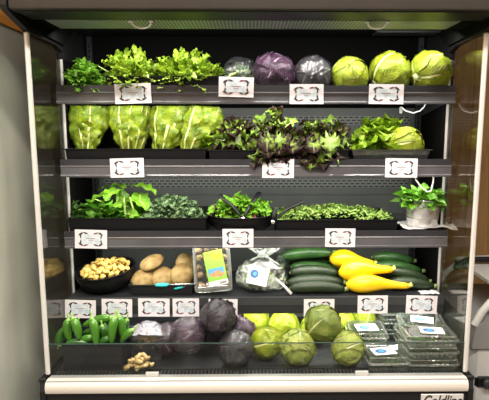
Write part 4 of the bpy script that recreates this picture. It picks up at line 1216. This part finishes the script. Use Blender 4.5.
# ginger in a clear tub
p = at(140, 364, .045)
gx = at(140, 357, .055).x
def ginger_mesh():
    b = MB(); rr = random.Random(4)
    b.tube([(-.028, 0, 0), (-.018, .003, .002), (0, 0, .003), (.016, -.004, 0), (.028, 0, -.002)], [.006, .012, .013, .012, .006], 11)
    b.tube([(.004, 0, .006), (.010, .010, .014), (.012, .014, .020)], [.009, .009, .005], 9)
    b.tube([(-.012, 0, 0), (-.020, -.010, .006), (-.024, -.014, .008)], [.009, .008, .005], 9)
    return b.build('ginger_root', 'ginger')
gm = ginger_mesh(); first = True; rr = random.Random(102)
for i in range(17):
    o = gm if first else gm.copy()
    if not first: col.objects.link(o)
    first = False
    lay_ = min(1, i//10); a = i*2.4; rad = (.040, .032)[lay_]*(.45+.55*((i*5) % 7)/6)
    place(o, (gx-.004+rad*1.2*math.cos(a), .062+rad*.7*math.sin(a), z+.018+lay_*.026+.012*((i*3) % 4)/3), (rr.uniform(-.6, .6), rr.uniform(-.6, .6), rr.uniform(0, 6)), rr.uniform(.66, .84))
    setp(o, 'knobbly piece of ginger in the small clear tub', 'ginger', 'ginger pieces in the clear tub')
b = MB(); tray(b, .130, .098, .036, t=.0015, flare=.012, lip=.003); o = b.build('clear_tub', 'glass_front', None, False); place(o, (gx, .062, z)); setp(o, 'small clear plastic tub holding the ginger behind the front glass', 'tub')

heads = []
# red cabbages, wrapped in film
for px, py, pw, Y, sd, rot, wr, m, lab in (
    (217, 322.5, 19.5, .175, 111, (.5, .4, .2), False, 'red_blue', 'red cabbage on the very top of the lower pile'),
    (191, 331, 19.3, .115, 112, (1., .1, .8), True, 'red', 'dark film wrapped red cabbage left of the topmost one'),
    (168, 344, 18, .20, 113, (.3, -.6, .4), True, 'red', 'film wrapped red cabbage nearest the punnet'),
    (205, 349, 17.5, .25, 114, (.8, .4, 2.), True, 'red_blue', 'red cabbage buried at the bottom middle of the pile'),
    (234, 352, 19.3, .10, 115, (.9, -.7, .3), True, 'red_blue', 'red cabbage lowest at the front glass beside the green cabbages'),
    (240, 334, 17.5, .30, 116, (.3, .5, 1.), False, 'red', 'red cabbage behind the right side of the pile')):
    r = pw*(Y+CAM_D)/F; p = at(px, py, Y)
    heads.append(['red_cabbage', px, py, pw, Y, r, sd, m, lab, 'red cabbages', rot, wr])
# green cabbages
for px, py, pw, Y, sd, rot, m, lab in (
    (322, 330, 20, .17, 121, (.4, .6, .2), 'cab_old', 'green cabbage on the very top of the lower pile'),
    (300, 349.5, 19.5, .10, 122, (1.1, -.4, .2), 'cab_pale', 'pale green cabbage with a thick rib, lowest at the front glass'),
    (344, 346.5, 18.5, .12, 123, (.9, .6, .8), 'cab_pale', 'pale green cabbage beside the front salad clamshell'),
    (267, 343, 17.5, .16, 124, (1.2, .1, 1.2), 'cab', 'yellow green cabbage next to the red cabbages'),
    (284, 329, 17, .33, 125, (.8, .4, .5), 'cab_lime', 'lime green cabbage at the back, half hidden behind two front ones'),
    (256, 326, 16, .36, 126, (.4, .3, .5), 'cab_lime', 'lime green cabbage at the back beside the red cabbage pile'),
    (314, 340, 15, .33, 127, (.6, .1, .5), 'cab_lime', 'lime green cabbage hidden deep behind the topmost one'),
    (340, 325, 15, .43, 128, (.2, .1, 1.5), 'cab_lime', 'lime green cabbage at the back right behind the topmost one'),
    (364, 323, 14, .43, 129, (.9, .5, 2.5), 'cab_lime', 'bright lime cabbage at the back beside the salad clamshells')):
    r = pw*(Y+CAM_D)/F; p = at(px, py, Y)
    heads.append(['green_cabbage', px, py, pw, Y, r, sd, m, lab, 'green cabbages on the lower deck', rot, False])

pos = [V((at(h[1], h[2], h[4]).x, h[4], max(at(h[1], h[2], h[4]).z, z+h[5]*1.03))) for h in heads]
tgt = [p.copy() for p in pos]
for it in range(300):
    for a in range(len(heads)):
        for c in range(a):
            if 3 in (a, c): continue
            d = pos[a]-pos[c]; need = (heads[a][5]+heads[c][5])*.95
            if d.length < need:
                k = (need-d.length)*.25; d = V((d.x*.35, d.y*1.6 if abs(d.y) > .01 else .05, d.z*.5)).normalized()*k
                pos[a] += d; pos[c] -= d
    for a in range(len(heads)):
        pos[a] += V(((tgt[a].x-pos[a].x)*.06, (tgt[a].y-pos[a].y)*.004, (tgt[a].z-pos[a].z)*.04))
        pos[a].z = max(pos[a].z, z+heads[a][5]*1.03); pos[a].y = max(pos[a].y, .010+heads[a][5]*1.12); pos[a].y = min(pos[a].y, .55)
        if pos[a].z+heads[a][5]*1.06 > Z1[3] and tgt[a].y < .25: pos[a].y = min(pos[a].y, YS-.008-heads[a][5]*1.06)
for h, p in zip(heads, pos):
    hd = cabbage(h[0], p, h[5]*.97, h[6], h[7], h[8], 'cabbage', h[9], h[10], h[11], .97)
    if zmin(hd) < z: settle(hd, z)
# salad clamshells
def salad(loc, w, d, h, label, rz=0., sticker=True, tilt=0., sx=0., srz=.15, lw=.10, ldp=.070, sy=-.005):
    fn = (lambda e, ld, w_, d_, h_: logo_sticker(e, ld, w_, d_, h_, sx, sy, lw, ldp, srz)) if sticker else None
    clamshell('salad_clamshell', loc, w, d, h, label, 'clamshell', 'salad clamshells on the lower deck', (tilt, 0, rz), fn)
    b = MB(); rr = random.Random(int(loc[0]*1000)+int(loc[2]*1000))
    for i in range(48):
        a = rr.uniform(0, 6.28)
        b.leaf(V((rr.uniform(-.36, .36)*w, rr.uniform(-.33, .33)*d, rr.uniform(.12, .66)*h)), V((math.cos(a), math.sin(a), rr.uniform(-.1, .25))), V((0, 0, 1)), .034, .011, 'lobed', rr.uniform(-.3, .5), .2, .2, 3, 2, 5, i % 2, rr.uniform(-.5, .5), rr)
    for v in b.v: v.x = max(-.40*w, min(.40*w, v.x)); v.y = max(-.40*d, min(.40*d, v.y)); v.z = max(.006, min(h*.86, v.z))
    o = b.build('salad_leaves', ['frill', 'frill']); place(o, loc, (tilt, 0, rz)); setp(o, 'salad leaves in the '+label.replace('clear ', '').replace(' clamshell', ' clamshell', 1), 'salad', kind='stuff')
CW, CD, CH = .205, .145, .050
xr = at(431, 350, .08).x
salad((xr, .105, z), CW+.012, CD, CH, 'clear clamshell at the bottom of the right front stack', 0., False)
salad((xr-.004, .108, z+CH+.002), CW+.012, CD, CH, 'clear clamshell in the middle of the right front stack', .02, False)
salad((xr-.008, .108, z+2*CH+.004), CW+.012, CD, CH, 'clear stickered clamshell on top of the right front stack', -.02, True, srz=-.12, sx=.015)
xm = at(385, 357, .08).x+.006
salad((xm, .10, z), CW-.030, CD, CH+.014, 'clear stickered clamshell lowest at the glass, beside the cabbages', .03, True, sx=-.01)
salad((xm-.045, .272, z), CW-.03, CD, CH, 'clear clamshell at the bottom of the stack beside the lime cabbage', .03, False)
salad((xm-.045, .272, z+CH+.002), CW-.03, CD, CH, 'clear stickered clamshell on the stack nearest the topmost green cabbage', -.05, True, .05, srz=.1)
xb = at(413, 330, .28).x
salad((xb+.028, .262, z), CW, CD, CH, 'clear clamshell at the bottom of the rear right stack', 0, False)
salad((xb+.028, .262, z+CH+.002), CW, CD, CH, 'clear clamshell in the middle of the rear right stack', .04, False)
salad((xb+.03, .255, z+2*CH+.004), CW, CD, CH-.008, 'clear stickered clamshell on top of the rear right stack', -.10, True, .06, srz=-.2)
salad((xb-.030, .43, z), CW, CD, CH, 'clear clamshell at the bottom of the furthest stack under the shelf', 0, False)
salad((xb-.028, .43, z+CH+.002), CW, CD, CH, 'clear clamshell in the middle of the furthest stack under the shelf', 0, False)
salad((xb-.026, .43, z+2*CH+.004), CW, CD, CH-.008, 'clear stickered clamshell topping the furthest stack under the shelf', .05, True, .0, srz=.05)

# everything stands on its shelf or deck, not in it
floors = [ZD+.0012]+[SZ[3]]+[SZ[2], SZ[1], SZ[0]]
for o in list(col.objects):
    if o.parent is None and 'category' in o.keys() and o.get('category') not in ('price card', 'refrigerator', 'lettuce', 'celery', 'herb', 'cart', 'pepper', 'salad', 'greens'):
        lo = zmin(o); f = max([q for q in floors if q <= lo+.03] or [None], key=lambda q: q or 0)
        if f is not None and lo < f+.0002: o.location.z += f+.0004-lo
# ------------------------------------------------------------------ grey cart beside the case
cy0, cy1 = .12, .62
ct = empty('plastic_cart', (1.2, .35, 0), 'light grey moulded plastic cart with an arched opening, right of the case', 'cart')
b = MB(); b.box((.945, cy0, .12), (1.42, cy1, .56), bev=.03); o = b.build('body', 'cart', ct, True, .7); o.location = (-1.2, -.35, 0)
b = MB(); b.prism([(.940, .54), (1.43, .54), (1.43, .66), (1.02, .675), (.955, .64)], cy0-.012, cy1+.012, 'Y'); o = b.build('dashboard', 'cart_dark', ct, False); o.location = (-1.2, -.35, 0)
arc = [(.955, .64), (.985, .70), (1.02, .745), (1.07, .785), (1.14, .81), (1.40, .82)]
b = MB()
for s in (cy0, cy1-.02):
    b.tube([V((x, s+.01, zz)) for x, zz in arc], .017, 10)
b.box((1.05, cy0+.01, .79), (1.42, cy1-.01, .825), bev=.01); o = b.build('roof_arch', 'cart', ct, True, .7); o.location = (-1.2, -.35, 0)
q = at(485, 382, cy0)
b = MB(); b.box((q.x-.045, cy0-.008, q.z-.03), (q.x+.12, cy0+.02, q.z+.032), bev=.012); o = b.build('recess', 'black_plastic', ct, True, .7); o.location = (-1.2, -.35, 0)
b = MB(); b.lathe([(.004, 0), (.022, .002), (.024, .012), (.018, .02), (.004, .022)], 20, mat=Matrix.Translation((q.x+.005, cy0-.008, q.z)) @ Matrix.Rotation(PI/2, 4, 'X')); o = b.build('knob', 'darkgrey', ct); o.location = (-1.2, -.35, 0)
q = at(486, 286, cy0)
b = MB(); b.tube([V((q.x, .45, q.z-.02)), V((q.x+.01, .45, q.z)), V((q.x+.06, .45, q.z+.03)), V((q.x+.2, .45, q.z+.03)), V((q.x+.26, .45, q.z+.01)), V((q.x+.27, .45, .80))], .014, 10); o = b.build('push_handle', 'black_plastic', ct); o.location = (-1.2, -.35, 0)
for wx in (1.02, 1.35):
    for wy in (cy0+.06, cy1-.06):
        b = MB(); b.lathe([(.01, -.02), (.055, -.02), (.06, -.012), (.06, .012), (.055, .02), (.01, .02)], 24, mat=Matrix.Translation((wx-1.2, wy-.35, .062)) @ Matrix.Rotation(PI/2, 4, 'X')); b.build('wheel', 'black_plastic', ct)
        b = MB(); b.box((wx-1.2-.012, wy-.35-.03, .06), (wx-1.2+.012, wy-.35-.022, .14)); b.box((wx-1.2-.012, wy-.35+.022, .06), (wx-1.2+.012, wy-.35+.03, .14)); b.build('fork', 'cart_dark', ct, False)

# ------------------------------------------------------------------ view
sc.view_settings.view_transform = 'Standard'
sc.view_settings.look = 'None'
sc.view_settings.gamma = 1.0
sc.view_settings.use_curve_mapping = False
sc.view_settings.exposure = 0.0
sc.cycles.transparent_max_bounces = 32
sc.cycles.max_bounces = 10
sc.cycles.caustics_reflective = False
sc.cycles.caustics_refractive = False
